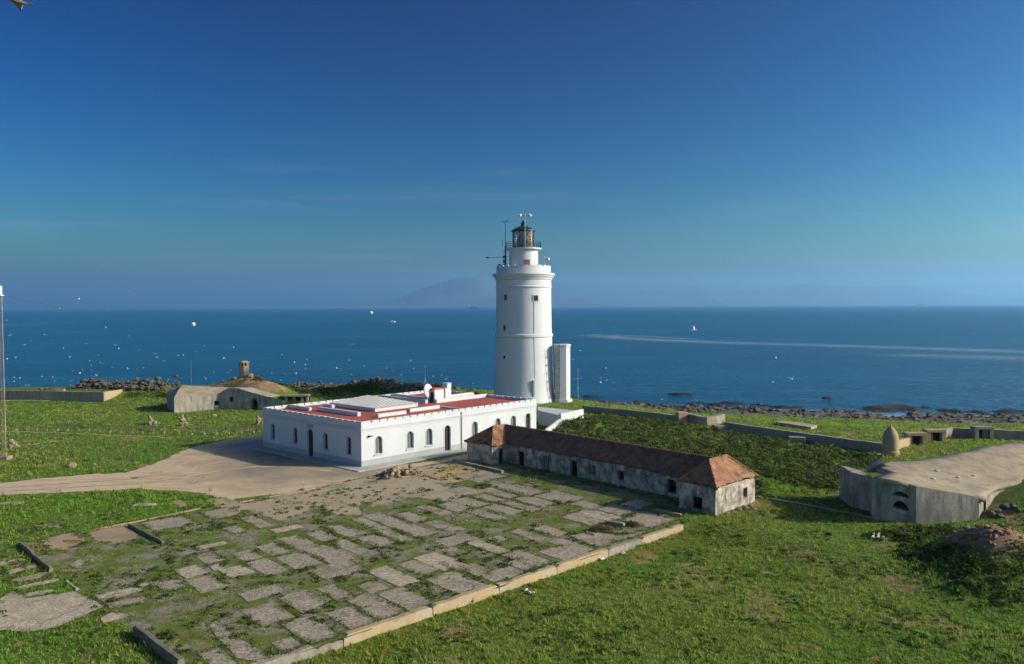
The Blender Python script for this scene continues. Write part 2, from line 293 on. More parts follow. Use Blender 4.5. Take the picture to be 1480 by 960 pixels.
# ------------------------------------------------------------------ object helpers
def wloc(o):
    v = Vector((0, 0, 0))
    while o is not None: v += o.location; o = o.parent
    return v
def tag(o, label=None, cat=None, group=None, kind=None):
    if label: o['label'] = label
    if cat: o['category'] = cat
    if group: o['group'] = group
    if kind: o['kind'] = kind
    return o
def thing(name, label, cat, loc, group=None):
    o = bpy.data.objects.new(name, None); o.empty_display_size = .2; COL.objects.link(o); o.location = Vector([float(a) for a in loc])
    return tag(o, label, cat, group)
class MB:
    def __init__(s): s.v = []; s.f = []; s.m = []; s.k = 0
    def add(s, vs, fs):
        n = len(s.v); s.v += [tuple(map(float, p)) for p in vs]; s.f += [tuple(n+i for i in f) for f in fs]; s.m += [s.k]*len(fs); return s
    def box(s, c, size, rz=0, ax=None):
        """box centred on c; ax = optional (x axis, y axis, z axis)"""
        if ax is None: ax = (np.array([math.cos(rz), math.sin(rz), 0]), np.array([-math.sin(rz), math.cos(rz), 0]), np.array([0, 0, 1.]))
        c = np.array(c, float); h = np.array(size, float)/2
        vs = [c+ax[0]*h[0]*i+ax[1]*h[1]*j+ax[2]*h[2]*k for k in (-1, 1) for j in (-1, 1) for i in (-1, 1)]
        return s.add(vs, [(0, 2, 3, 1), (4, 5, 7, 6), (0, 1, 5, 4), (2, 6, 7, 3), (0, 4, 6, 2), (1, 3, 7, 5)])
    def prism(s, bot, top):
        """two matching loops of 3-D points (counter-clockwise seen from above)"""
        n = len(bot)
        tris = [tuple(t) for t in tessellate_polygon([[Vector((p[0], p[1], 0)) for p in top]])]
        fs = [(i, (i+1) % n, n+(i+1) % n, n+i) for i in range(n)]
        s.add(list(bot)+list(top), fs)
        k = len(s.v)-2*n
        for t in tris:
            a, b_, c = [Vector(top[i]) for i in t]
            if (b_-a).cross(c-a).z < 0: t = t[::-1]
            s.f.append(tuple(k+n+i for i in t)); s.m.append(s.k); s.f.append(tuple(k+i for i in t[::-1])); s.m.append(s.k)
        return s
    def tube(s, a, b, r, r2=None, n=8, cap=True):
        a = np.array(a, float); b = np.array(b, float); d = b-a; L = np.linalg.norm(d); d /= L
        x = np.cross(d, [0, 0, 1.] if abs(d[2]) < .9 else [1., 0, 0]); x /= np.linalg.norm(x); y = np.cross(d, x); r2 = r if r2 is None else r2
        vs = []
        for p, q in ((a, r), (b, r2)):
            for i in range(n): t = 2*PI*i/n; vs.append(p+(x*math.cos(t)+y*math.sin(t))*q)
        fs = [(i, (i+1) % n, n+(i+1) % n, n+i) for i in range(n)]
        if cap: fs += [tuple(range(n))[::-1], tuple(range(n, 2*n))]
        return s.add(vs, fs)
    def lathe(s, c, prof, n=48, a0=0, a1=2*PI, cap=True):
        full = abs(a1-a0-2*PI) < 1e-6; m = n if full else n+1; vs = []
        for (r, z) in prof:
            for i in range(m): t = a0+(a1-a0)*i/n; vs.append((c[0]+r*math.cos(t), c[1]+r*math.sin(t), c[2]+z))
        fs = []
        for k in range(len(prof)-1):
            for i in range(n): j = (i+1) % m; fs.append((k*m+i, k*m+j, (k+1)*m+j, (k+1)*m+i))
        if cap and full: fs += [tuple(range(m))[::-1], tuple(range((len(prof)-1)*m, len(prof)*m))]
        return s.add(vs, fs)
    def ball(s, c, r, n=10, sc_=(1, 1, 1)):
        vs = []; fs = []; h = n//2
        for k in range(h+1):
            ph = PI*k/h-PI/2
            for i in range(n): t = 2*PI*i/n; vs.append((c[0]+r*sc_[0]*math.cos(ph)*math.cos(t), c[1]+r*sc_[1]*math.cos(ph)*math.sin(t), c[2]+r*sc_[2]*math.sin(ph)))
        for k in range(h):
            for i in range(n): j = (i+1) % n; fs.append((k*n+i, k*n+j, (k+1)*n+j, (k+1)*n+i))
        return s.add(vs, fs)
    def build(s, name, mat, parent=None, smooth=False, origin=None, solid=0, bevel=0, auto=None):
        po = wloc(parent) if parent is not None else Vector((0, 0, 0))
        og = Vector(origin) if origin is not None else po
        me = bpy.data.meshes.new(name); me.from_pydata([(x-og.x, y-og.y, z-og.z) for x, y, z in s.v], [], s.f)
        for mm in (mat if isinstance(mat, (list, tuple)) else [mat]): me.materials.append(mm)
        for p, k in zip(me.polygons, s.m): p.material_index = k; p.use_smooth = smooth
        me.validate(); o = bpy.data.objects.new(name, me); COL.objects.link(o); o.parent = parent; o.location = og-po
        if auto is not None:
            try: me.set_sharp_from_angle(angle=auto)
            except Exception: pass
        if solid: md = o.modifiers.new('s', 'SOLIDIFY'); md.thickness = solid; md.offset = -1
        if bevel: md = o.modifiers.new('b', 'BEVEL'); md.width = bevel; md.segments = 2; md.limit_method = 'ANGLE'
        return o
def bigmesh(name, co, faces, mat, attrs=None, smooth=False):
    """numpy mesh: co (n,3); faces (m,k)"""
    me = bpy.data.meshes.new(name); n = len(co); m, k = faces.shape
    me.vertices.add(n); me.vertices.foreach_set('co', co.astype(np.float32).ravel())
    me.loops.add(m*k); me.loops.foreach_set('vertex_index', faces.astype(np.int32).ravel())
    me.polygons.add(m); me.polygons.foreach_set('loop_start', np.arange(0, m*k, k, dtype=np.int32))
    me.polygons.foreach_set('use_smooth', np.full(m, smooth))
    me.update(calc_edges=True)
    for an, arr in (attrs or {}).items():
        a = me.color_attributes.new(an, 'FLOAT_COLOR', 'POINT'); a.data.foreach_set('color', np.c_[arr, np.ones(n)].astype(np.float32).ravel())
    me.materials.append(mat); o = bpy.data.objects.new(name, me); COL.objects.link(o); return o

# wall face with holes: outline in (a, z), holes list of loops; reveals go inwards
def wall_face(mb, o, ud, inn, outline, holes, depth, back=False):
    o = np.array(o, float); ud = np.array([ud[0], ud[1], 0.]); inn = np.array([inn[0], inn[1], 0.])
    P = lambda a, z, d=0: o+ud*a+np.array([0, 0, z])+inn*d
    loops = [outline]+holes; flat = [p for l in loops for p in l]
    tris = tessellate_polygon([[Vector((a, z, 0)) for a, z in l] for l in loops])
    mb.add([P(*p) for p in flat], [tuple(t) for t in tris])
    for h in holes:
        n = len(h); mb.add([P(*p) for p in h]+[P(p[0], p[1], depth) for p in h], [(i, (i+1) % n, n+(i+1) % n, n+i) for i in range(n)])
    if back: mb.add([P(p[0], p[1], depth) for p in flat], [tuple(t) for t in tris])
    return P
def rect(a, w, z0, z1): return [(a-w/2, z0), (a+w/2, z0), (a+w/2, z1), (a-w/2, z1)]
def arch(a, w, z0, z1, n=8):
    r = w/2; zc = z1-r
    return [(a-r, z0), (a+r, z0)]+[(a+r*math.cos(PI*k/n), zc+r*math.sin(PI*k/n)) for k in range(n+1)]

def ragged(pts, step=.3, amp=.18, seed=0, fine=.5):
    """outline with an irregular edge"""
    out = []
    n = len(pts)
    for i in range(n):
        a = np.array(pts[i][:2], float); b = np.array(pts[(i+1) % n][:2], float); L = np.linalg.norm(b-a); k = max(1, int(L/step))
        nr = np.array([b[1]-a[1], a[0]-b[0]])/max(L, 1e-6)
        for j in range(k):
            p = a+(b-a)*j/k
            q = (float(fbm(np.array([p[0]*fine+seed*3.7]), np.array([p[1]*fine-seed*1.3]), 4, seed)[0])-.5)*2
            r = (float(fbm(np.array([p[0]*2.3+seed]), np.array([p[1]*2.3]), 3, seed+9)[0])-.5)*2
            out.append(p+nr*(q*amp+r*amp*.7))
    return out
def sheet(mb, poly, z, hug=False):
    pts = [(p[0], p[1], z+(Tz(p[0], p[1]) if hug else 0)) for p in poly]
    tr = tessellate_polygon([[Vector((p[0], p[1], 0)) for p in pts]]); fs = []
    for t in tr:
        a, b, c = [Vector((pts[i][0], pts[i][1], 0)) for i in t]
        fs.append(tuple(t) if (b-a).cross(c-a).z > 0 else tuple(t[::-1]))
    mb.add(pts, fs)

# ================================================================== WORLD, SUN, CAMERA, HAZE
SUN_EL = math.radians(24); SUN_AZ = math.radians(-5)          # azimuth counted from +X towards +Y
sd = Vector((math.cos(SUN_EL)*math.cos(SUN_AZ), math.cos(SUN_EL)*math.sin(SUN_AZ), math.sin(SUN_EL)))
w = bpy.data.worlds.new('World'); sc.world = w; w.use_nodes = True; nt = w.node_tree; nt.nodes.clear()
sky = nn(nt, 'ShaderNodeTexSky', sky_type='NISHITA'); sky.sun_disc = False; sky.sun_elevation = SUN_EL
sky.sun_rotation = math.radians(90)-SUN_AZ; sky.altitude = 20; sky.air_density = 1.0; sky.dust_density = 1.8; sky.ozone_density = 3.2
hs = nn(nt, 'ShaderNodeHueSaturation'); hs.inputs['Saturation'].default_value = 1.3
sc_ = nn(nt, 'ShaderNodeVectorMath', operation='SCALE'); sc_.inputs['Scale'].default_value = .357; tn_ = nn(nt, 'ShaderNodeVectorMath', operation='MULTIPLY'); tn_.inputs[1].default_value = (.95, 1.15, 1.0); gm_ = nn(nt, 'ShaderNodeGamma'); gm_.inputs[1].default_value = 2.15
bg = nn(nt, 'ShaderNodeBackground'); bg.inputs[1].default_value = .10
ow = nn(nt, 'ShaderNodeOutputWorld'); nt.links.new(sky.outputs[0], hs.inputs['Color']); nt.links.new(hs.outputs[0], sc_.inputs[0]); nt.links.new(sc_.outputs[0], gm_.inputs[0]); nt.links.new(gm_.outputs[0], tn_.inputs[0])
wv = nn(nt, 'ShaderNodeTexCoord'); wx = nn(nt, 'ShaderNodeSeparateXYZ'); nt.links.new(wv.outputs['Generated'], wx.inputs[0])      # low sky behind the camera brightened, added fill for the shaded walls
mr = nn(nt, 'ShaderNodeMapRange', interpolation_type='SMOOTHSTEP'); nt.links.new(wx.outputs['Y'], mr.inputs['Value']); mr.inputs['From Min'].default_value = .30; mr.inputs['From Max'].default_value = -.45
pale = nn(nt, 'ShaderNodeVectorMath', operation='SCALE'); nt.links.new(sky.outputs[0], pale.inputs[0]); pale.inputs['Scale'].default_value = 1.35
mz = nn(nt, 'ShaderNodeMapRange', interpolation_type='SMOOTHSTEP'); nt.links.new(wx.outputs['Z'], mz.inputs['Value']); mz.inputs['From Min'].default_value = .62; mz.inputs['From Max'].default_value = .18
mzy = nn(nt, 'ShaderNodeMath', operation='MULTIPLY'); nt.links.new(mr.outputs[0], mzy.inputs[0]); nt.links.new(mz.outputs[0], mzy.inputs[1])
cl = nn(nt, 'ShaderNodeMapping'); cl.inputs['Scale'].default_value = (2.2, 2.2, 26); nt.links.new(wv.outputs['Generated'], cl.inputs[0])
cz = ramp(nt, wx.outputs['Z'], [(0., 0.), (.03, 1.), (.09, .7), (.22, 0.)]); cn = ramp(nt, noise(nt, cl.outputs[0], 1.6, 6, .62, .6), [(.52, 0.), (.74, .22)])
cm = nn(nt, 'ShaderNodeMath', operation='MULTIPLY'); nt.links.new(cz, cm.inputs[0]); nt.links.new(cn, cm.inputs[1])      # faint high wisps low in the sky
skyc = mix(nt, cm.outputs[0], tn_.outputs[0], (3.4, 3.7, 4.2))
nt.links.new(mix(nt, mzy.outputs[0], skyc, pale.outputs[0]), bg.inputs[0]); nt.links.new(bg.outputs[0], ow.inputs[0])
sl = bpy.data.lights.new('sun', 'SUN'); sl.energy = 3.9; sl.angle = math.radians(.53); sl.color = (1., .90, .76)
so = bpy.data.objects.new('sun', sl); COL.objects.link(so); so.rotation_euler = sd.to_track_quat('Z', 'Y').to_euler(); so.location = (60, 0, 60)
cam = bpy.data.cameras.new('camera'); cam.sensor_width = 36; cam.sensor_fit = 'HORIZONTAL'; cam.lens = 36*F/1480.; cam.clip_start = .5; cam.clip_end = 60000
co = bpy.data.objects.new('camera', cam); COL.objects.link(co)
co.matrix_world = Matrix(((rt[0], up[0], -fw[0], 0), (rt[1], up[1], -fw[1], 0), (rt[2], up[2], -fw[2], CH), (0, 0, 0, 1)))
sc.camera = co
sc.view_settings.view_transform = 'Standard'; sc.view_settings.look = 'None'; sc.view_settings.exposure = .43; sc.view_settings.gamma = 1
sc.render.engine = 'CYCLES'; cy = sc.cycles
cy.use_denoising = True; cy.max_bounces = 6; cy.volume_bounces = 2; cy.diffuse_bounces = 3; cy.transparent_max_bounces = 8; cy.sample_clamp_indirect = 6
try: cy.denoiser = 'OPENIMAGEDENOISE'; cy.denoising_prefilter = 'ACCURATE'
except Exception: pass

mb = MB(); mb.box((0, 0, 345), (44000, 44000, 712)); hz = mb.build('haze', None)
hm = bpy.data.materials.new('haze'); hm.use_nodes = True; hn = hm.node_tree; hn.nodes.clear()
ho = nn(hn, 'ShaderNodeOutputMaterial'); hv = nn(hn, 'ShaderNodeVolumePrincipled'); hv.inputs['Density'].default_value = .78e-4
hv.inputs['Color'].default_value = (.30, .63, 1., 1); hv.inputs['Anisotropy'].default_value = .42
hn.links.new(hv.outputs[0], ho.inputs['Volume']); hz.data.materials.clear(); hz.data.materials.append(hm); tag(hz, kind='stuff')

# ================================================================== GROUND, WATER, FAR MOUNTAINS
def axis(a, b, c, d, f, g):
    return np.concatenate([np.arange(a, b, g), np.arange(b, c, f), np.arange(c, d+g, g)])
gx = axis(-151, -50, 50, 151, .36, .85); gy = axis(-45, 32, 112, 212, .36, .7)
X, Y = np.meshgrid(gx, gy); Z = T(X, Y)
nx, ny = len(gx), len(gy); idx = np.arange(nx*ny).reshape(ny, nx)
faces = np.stack([idx[:-1, :-1], idx[:-1, 1:], idx[1:, 1:], idx[1:, :-1]], -1).reshape(-1, 4)
pl = np.interp(X, PLX, PLY); se = np.interp(X, SEX, SEY); tt = (Y-pl)/np.maximum(se-pl, 6)
mR = sst(.05, .75, tt)*.72+sst(-.35, .2, tt)*.22
mG = np.zeros_like(X)
for (cx, cy_, r, a) in ((33.0, 51.4, 3.8, .95), (-50, 142.5, 7.5, .85), (-45, 137.5, 5.5, .9), (-60, 118, 14, .15), (-30, 46, 9, .25), (-4, 88, 6, .3), (24, 112, 10, .1), (43, 88, 3, .2)):
    mG = np.maximum(mG, a*np.exp(-((X-cx)**2+(Y-cy_)**2)/r**2))
courtp = [(-36.3, 56), (-31, 61.4), (-13, 80), (-4, 88.3), (0, 84), (15, 67), (13.3, 60), (-12.2, 36.9), (-16.5, 36.9)]
mG = np.maximum(mG, inpoly(X, Y, courtp)*.425)
mG = np.maximum(mG, .25*np.exp(-((np.abs((X-W0[0])*NW[0]+(Y-W0[1])*NW[1]))/1.0)**2)*(((X-W1[0])*UW[0]+(Y-W1[1])*UW[1]) < 36))
lw_ = (X-W0[0])*NW[0]+(Y-W0[1])*NW[1]
mG = np.maximum(mG, .32*sst(.56, .74, fbm(X*.13+5, Y*.13, 4, 55))*(Y < 130))
mG = np.maximum(mG, .5*sst(.62, .72, fbm(X*.33, Y*.33, 3, 57))*(Y < 110))
mB = sst(-5.6, -6.9, Z)
ground = bigmesh('ground', np.c_[X.ravel(), Y.ravel(), Z.ravel()], faces, MT['ground'], {'mask': np.c_[mR.ravel(), mG.ravel(), mB.ravel()]}, True)
tag(ground, kind='structure')

ang = np.concatenate([np.radians(np.arange(38, 142, .25)), np.radians(np.arange(142, 398, 4))])
rad = np.concatenate([[0, 30, 60, 90, 115], 130*1.022**np.arange(0, 232)]); rad = rad[rad < 20000]; rad = np.append(rad, 20000)
A, Rr = np.meshgrid(ang, rad); sx = Rr*np.cos(A); sy = Rr*np.sin(A); na = len(ang); nr = len(rad)
idx = np.arange(na*nr).reshape(nr, na); nxt = np.roll(idx, -1, axis=1)
sf = np.stack([idx[:-1], nxt[:-1], nxt[1:], idx[1:]], -1).reshape(-1, 4); sf = sf[na:]    # open hub far under the island
foam = np.zeros_like(sx)
def line_foam(pts, width, amt):
    global foam
    q = [at(px, py, SEA) for px, py in pts]
    for a, b in zip(q[:-1], q[1:]):
        d = (b-a)[:2]; L2 = d@d; t = np.clip(((sx-a[0])*d[0]+(sy-a[1])*d[1])/L2, 0, 1)
        dist = np.hypot(sx-a[0]-t*d[0], sy-a[1]-t*d[1]); foam = np.maximum(foam, amt*np.exp(-(dist/width)**2))
line_foam([(866, 485), (905, 489), (960, 492), (1040, 495), (1150, 498), (1250, 501), (1350, 504), (1480, 508.5), (1600, 513)], 14, .62)
line_foam([(858, 483.5), (930, 486), (995, 490)], 6, .5)
line_foam([(1330, 514), (1400, 515.5), (1480, 518), (1600, 522)], 16, .45)
line_foam([(0, 471), (60, 468), (110, 466)], 12, .3)
wse = np.interp(sx, SEX, SEY)
foam = np.maximum(foam, 1.0*np.exp(-((sy-wse-2)/4.5)**2)*(np.abs(sx) < 150)*(sy > 60)*(.4+.8*fbm(sx*.12, sy*.12, 3, 4)))
sea = bigmesh('sea', np.c_[sx.ravel(), sy.ravel(), np.full(sx.size, SEA)], sf, MT['sea'], {'mask': np.c_[foam.ravel(), foam.ravel()*0, foam.ravel()*0]}, True)
tag(sea, kind='structure')

def mountain(name, prof, y0, depth, seed, mat):
    pxs = np.array([p[0] for p in prof]); hs_ = np.array([442.3-p[1] for p in prof])
    u = np.linspace(pxs[0], pxs[-1], 260); h = np.interp(u, pxs, hs_)/F*y0
    vv = np.linspace(-1, 1, 41); UU, VV = np.meshgrid(u, vv); xs = (UU-CX)/F*y0
    ys = y0+VV*depth
    rid = np.clip(1-np.abs(VV)**1.3, 0, 1)
    zz = h[None]*rid*(1-.45*(1-rid)*fbm(xs*.0016, ys*.0016, 4, seed)*2)+SEA-1.5+(fbm(xs*.004, ys*.004, 3, seed)-.5)*26*rid
    zz = np.maximum(zz, SEA-2)
    n1, n0 = len(u), len(vv); idx = np.arange(n1*n0).reshape(n0, n1)
    fc = np.stack([idx[:-1, :-1], idx[:-1, 1:], idx[1:, 1:], idx[1:, :-1]], -1).reshape(-1, 4)
    o = bigmesh(name, np.c_[xs.ravel(), ys.ravel(), zz.ravel()], fc, mat, smooth=True); tag(o, kind='structure')
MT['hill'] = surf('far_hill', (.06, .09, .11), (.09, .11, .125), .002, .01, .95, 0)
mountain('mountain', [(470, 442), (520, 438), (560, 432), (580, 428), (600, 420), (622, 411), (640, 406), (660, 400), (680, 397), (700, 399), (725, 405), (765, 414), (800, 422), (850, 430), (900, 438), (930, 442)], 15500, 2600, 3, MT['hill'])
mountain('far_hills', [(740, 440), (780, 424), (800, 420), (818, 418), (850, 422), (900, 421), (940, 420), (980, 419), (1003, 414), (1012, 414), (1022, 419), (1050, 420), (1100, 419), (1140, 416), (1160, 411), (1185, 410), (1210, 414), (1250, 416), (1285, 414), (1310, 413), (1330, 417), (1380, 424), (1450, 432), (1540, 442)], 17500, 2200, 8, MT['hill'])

# ================================================================== ROAD, YARD, PAVING
def px_poly(pts, z=0): return [at(a, b, z)[:2] for a, b in pts]
def zpoly(ox, oy, s, pts): return [at(ox+a/s, oy+b/s, 0)[:2] for a, b in pts]
mb = MB(); sheet(mb, ragged(px_poly([(-120, 707), (0, 698), (100, 688), (180, 683.5), (228, 670), (262, 653), (300, 650), (320, 664), (345, 690), (330, 722), (298, 714), (200, 706), (90, 712), (0, 716), (-120, 726)]), .35, .45, 3), .012, True)
tag(mb.build('dirt_road', MT['road']), kind='structure')
mb = MB(); sheet(mb, ragged(px_poly([(262, 653), (290, 643.5), (322, 637), (352, 632), (385, 628), (385, 650), (523, 678), (620, 668), (700, 652), (700, 660), (620, 672), (560, 683), (480, 700), (430, 712), (385, 716), (335, 722), (300, 712), (262, 690), (250, 668)]), .35, .25, 4), .022)
tag(mb.build('yard', MT['yard']), kind='structure')
mb = MB()
sheet(mb, ragged(zpoly(220, 660, 4.8, [(370, 300), (500, 270), (640, 330), (850, 290), (1020, 240), (1200, 195), (1440, 170), (1440, 400), (1300, 410), (1120, 330), (1040, 400), (900, 440), (640, 370), (600, 400), (470, 360)]), .3, .3, 5), .016)
sheet(mb, ragged(zpoly(480, 660, 5.054, [(140, 190), (370, 150), (690, 180), (960, 250), (940, 290), (850, 330), (640, 300), (560, 300), (440, 330), (300, 370), (150, 290), (100, 230)]), .3, .3, 6), .020)
sheet(mb, ragged(px_poly([(500, 697), (525, 691), (560, 685), (600, 677), (650, 669), (692, 660), (706, 662), (682, 679), (676, 692), (664, 697), (600, 700), (530, 704)]), .3, .25, 8), .018)
tag(mb.build('bare_ground', MT['bare']), kind='structure')
mb = MB(); sheet(mb, ragged([tuple(q) for q in courtp], .35, .35, 12), .012); tag(mb.build('court_ground', MT['court']), kind='structure')
mb = MB(); sheet(mb, ragged(zpoly(480, 660, 5.054, [(690, 110), (860, 60), (1040, 85), (1070, 150), (900, 170), (740, 150)]), .25, .3, 7), .026)
sheet(mb, ragged([tuple(at(a, b, .3)[:2]) for a, b in ((826, 603), (845, 600), (862, 599), (868, 602), (845, 606))], .3, .2, 4), .03, True)
tag(mb.build('ochre_sand', MT['ochresand']), kind='structure')
R1, R2, R3, R4, R5 = (220, 660, 4.8), (480, 660, 5.054), (720, 680, 5.054), (300, 800, 4.625), (0, 740, 4.364)
gravel = [(R1, [(640, 440), (700, 410), (790, 470), (740, 500)]), (R1, [(730, 640), (850, 600), (950, 650), (830, 690)]), (R1, [(890, 580), (1010, 545), (1115, 610), (1010, 650)]),
 (R1, [(1075, 545), (1180, 515), (1295, 570), (1190, 595)]), (R1, [(1215, 500), (1330, 465), (1440, 530), (1390, 550)]), (R1, [(1060, 660), (1170, 620), (1405, 700), (1255, 745)]),
 (R1, [(1250, 605), (1330, 580), (1440, 625), (1440, 660), (1390, 665)]), (R1, [(640, 745), (720, 730), (860, 740), (840, 820), (780, 825)]), (R1, [(240, 880), (400, 830), (520, 890), (440, 925), (310, 925)]),
 (R1, [(40, 905), (110, 865), (210, 885), (160, 925), (80, 930)]), (R1, [(890, 700), (1040, 665), (1170, 740), (1050, 775), (960, 770)]), (R1, [(330, 390), (560, 365), (640, 400), (420, 440)]), (R1, [(0, 450), (230, 415), (250, 450), (0, 520)]),
 (R1, [(330, 720), (420, 660), (480, 700), (400, 740)]), (R1, [(480, 500), (600, 480), (650, 520), (560, 540)]), (R1, [(560, 690), (640, 660), (760, 690), (690, 720)]),
 (R2, [(0, 500), (60, 495), (205, 560), (150, 575), (0, 545)]), (R2, [(0, 630), (110, 615), (280, 690), (210, 715), (60, 665)]), (R2, [(190, 600), (290, 580), (485, 635), (340, 670)]),
 (R2, [(330, 560), (400, 530), (610, 605), (520, 630)]), (R2, [(150, 460), (240, 455), (400, 530), (330, 540)]), (R2, [(240, 440), (330, 415), (770, 560), (690, 575), (480, 540)]),
 (R2, [(440, 430), (560, 405), (715, 455), (640, 475)]), (R2, [(670, 490), (760, 465), (980, 530), (880, 555)]), (R2, [(620, 370), (720, 360), (850, 405), (800, 430), (680, 395)]),
 (R2, [(760, 360), (880, 330), (1010, 380), (930, 400)]), (R2, [(900, 320), (1000, 300), (1140, 350), (1040, 380)]), (R2, [(990, 410), (1080, 385), (1260, 440), (1190, 475)]),
 (R2, [(1060, 290), (1130, 275), (1240, 320), (1180, 340)]), (R2, [(1100, 372), (1210, 352), (1390, 395), (1290, 430)]), (R2, [(1090, 245), (1170, 230), (1350, 295), (1270, 310)]),
 (R2, [(1170, 215), (1290, 205), (1415, 255), (1415, 275)]), (R2, [(1200, 338), (1330, 325), (1415, 345), (1415, 385)]), (R2, [(820, 600), (1000, 570), (1040, 590), (880, 655), (800, 650)]),
 (R2, [(480, 790), (600, 760), (770, 820), (640, 870)]), (R2, [(250, 850), (400, 825), (620, 900), (560, 930), (440, 935)]), (R2, [(740, 910), (850, 850), (1130, 935), (1080, 960), (800, 960)]),
 (R2, [(200, 940), (330, 920), (420, 960), (190, 960)]), (R2, [(920, 820), (1030, 800), (1300, 880), (1160, 910)]), (R2, [(1140, 600), (1220, 580), (1280, 610), (1190, 625)]), (R2, [(960, 170), (1060, 110), (1230, 130), (1120, 180)]),
 (R2, [(860, 770), (980, 790), (900, 830)]), (R2, [(860, 250), (960, 215), (1060, 250), (960, 290)]), (R2, [(780, 690), (900, 660), (980, 700), (900, 730)]),
 (R3, [(260, 190), (480, 165), (640, 200), (470, 240)]), (R3, [(60, 120), (180, 110), (300, 170), (200, 190)]), (R3, [(100, 215), (260, 195), (440, 245), (330, 270)]), (R3, [(20, 245), (80, 230), (320, 285), (240, 305)]),
 (R3, [(500, 330), (640, 305), (870, 340), (700, 395), (520, 365)]), (R3, [(570, 235), (640, 225), (740, 260), (660, 285)]), (R3, [(240, 430), (350, 405), (520, 460), (420, 475)]),
 (R3, [(60, 450), (140, 435), (360, 490), (280, 510)]), (R3, [(390, 520), (460, 500), (570, 545), (500, 570)]), (R3, [(520, 480), (680, 450), (900, 480), (1090, 440), (1080, 460), (720, 560), (620, 520)]),
 (R3, [(330, 590), (460, 560), (720, 580), (480, 650), (400, 640)]), (R3, [(30, 620), (150, 590), (380, 660), (330, 690), (200, 690)]), (R3, [(760, 300), (830, 260), (960, 290), (880, 330)]), (R3, [(960, 360), (1100, 310), (1280, 370), (1120, 420), (1010, 400)]),
 (R3, [(180, 640), (320, 690), (200, 740), (100, 700)]), (R3, [(0, 740), (90, 700), (190, 745), (40, 800)]),
 (R4, [(510, 290), (650, 270), (820, 340), (680, 390), (560, 360)]), (R4, [(720, 240), (870, 220), (1000, 290), (860, 320)]), (R4, [(280, 420), (390, 340), (560, 400), (500, 450), (320, 470)]),
 (R4, [(530, 470), (640, 460), (860, 530), (800, 570), (660, 600)]), (R4, [(780, 410), (930, 380), (1140, 450), (960, 510)]), (R4, [(1010, 380), (1160, 330), (1320, 380), (1130, 450)]), (R4, [(1040, 230), (1130, 200), (1210, 225), (1110, 255)]),
 (R4, [(1130, 280), (1290, 250), (1480, 310), (1350, 385), (1200, 310)]), (R4, [(0, 470), (60, 450), (140, 520), (260, 600), (430, 690), (340, 730), (200, 700), (60, 560)]), (R4, [(0, 660), (100, 660), (210, 740), (0, 740)]), (R4, [(430, 600), (560, 580), (650, 620), (480, 650)]),
 (R4, [(720, 150), (860, 70), (1020, 80), (920, 120), (800, 180)]), (R4, [(240, 310), (330, 250), (460, 210), (440, 260), (330, 310)]), (R4, [(960, 300), (1080, 300), (1160, 330), (1020, 370)]),
 (R5, [(660, 580), (800, 550), (960, 530), (900, 575), (700, 610)]), (R5, [(440, 340), (500, 300), (560, 330), (480, 360)])]
pale = [(R1, [(200, 830), (265, 765), (360, 790), (330, 825)]), (R1, [(480, 790), (580, 765), (705, 800), (640, 825), (500, 825)]), (R1, [(410, 760), (470, 755), (480, 780), (430, 795)]),
 (R1, [(0, 875), (60, 870), (40, 895), (0, 905)]), (R1, [(845, 525), (1010, 470), (1030, 485), (860, 535)]), (R1, [(305, 635), (500, 590), (515, 605), (330, 650)]),
 (R2, [(1000, 640), (1040, 620), (1300, 690), (1200, 715)]), (R2, [(620, 740), (740, 715), (985, 790), (840, 830), (640, 770)]), (R3, [(630, 320), (740, 300), (900, 345), (780, 370)]), (R3, [(940, 235), (1070, 225), (1080, 265), (960, 265)]),
 (R4, [(1080, 120), (1200, 105), (1400, 175), (1350, 205), (1230, 205)]),
 (R5, [(0, 275), (130, 240), (160, 265), (0, 295)]), (R5, [(0, 320), (150, 290), (180, 310), (0, 345)]), (R5, [(10, 385), (230, 330), (240, 350), (50, 400)]), (R5, [(60, 430), (300, 380), (310, 410), (120, 445)]), (R5, [(90, 480), (360, 420), (375, 440), (120, 500)]),
 (R5, [(150, 520), (330, 485), (350, 505), (180, 550)]), (R5, [(-300, 590), (0, 550), (70, 500), (190, 545), (470, 505), (660, 600), (480, 680), (350, 735), (180, 760), (0, 750), (-300, 760)]), (R5, [(600, 530), (830, 480), (900, 490), (860, 520), (640, 570)]),
 (R5, [(870, 465), (950, 440), (960, 455), (900, 475)]), (R5, [(640, 670), (740, 620), (760, 645), (810, 645), (800, 670), (650, 705)])]
sandp = [(R5, [(250, 190), (470, 140), (530, 190), (420, 240), (330, 240)]), (R5, [(540, 140), (790, 80), (880, 140), (760, 210), (600, 180)]), (R5, [(200, 90), (350, 65), (410, 100), (240, 120)]), (R1, [(120, 310), (200, 300), (250, 340), (200, 355)])]
PAVED = []
MT['rut'] = road_mat('wheel_track', (.52, .41, .295), (.57, .465, .345), (.44, .345, .24), .5)
mb = MB()
for c_ in ([(-120, 713), (0, 705), (110, 698), (190, 692), (250, 683), (300, 672), (345, 664), (400, 661)], [(-120, 719), (0, 710.5), (110, 704), (195, 699), (262, 691), (315, 681), (370, 675), (430, 676), (480, 682)], [(190, 692), (240, 679), (290, 662), (320, 650), (345, 641)]):
    q = [at(*p)[:2] for p in c_]; l, r = [], []
    for i, p in enumerate(q):
        d = q[min(i+1, len(q)-1)]-q[max(i-1, 0)]; d /= np.linalg.norm(d); n_ = np.array([-d[1], d[0]])*.26; l.append(p+n_); r.append(p-n_)
    sheet(mb, ragged(r+l[::-1], .35, .16, 5, .8), .042, True)
tag(mb.build('wheel_track', MT['rut']), kind='structure')
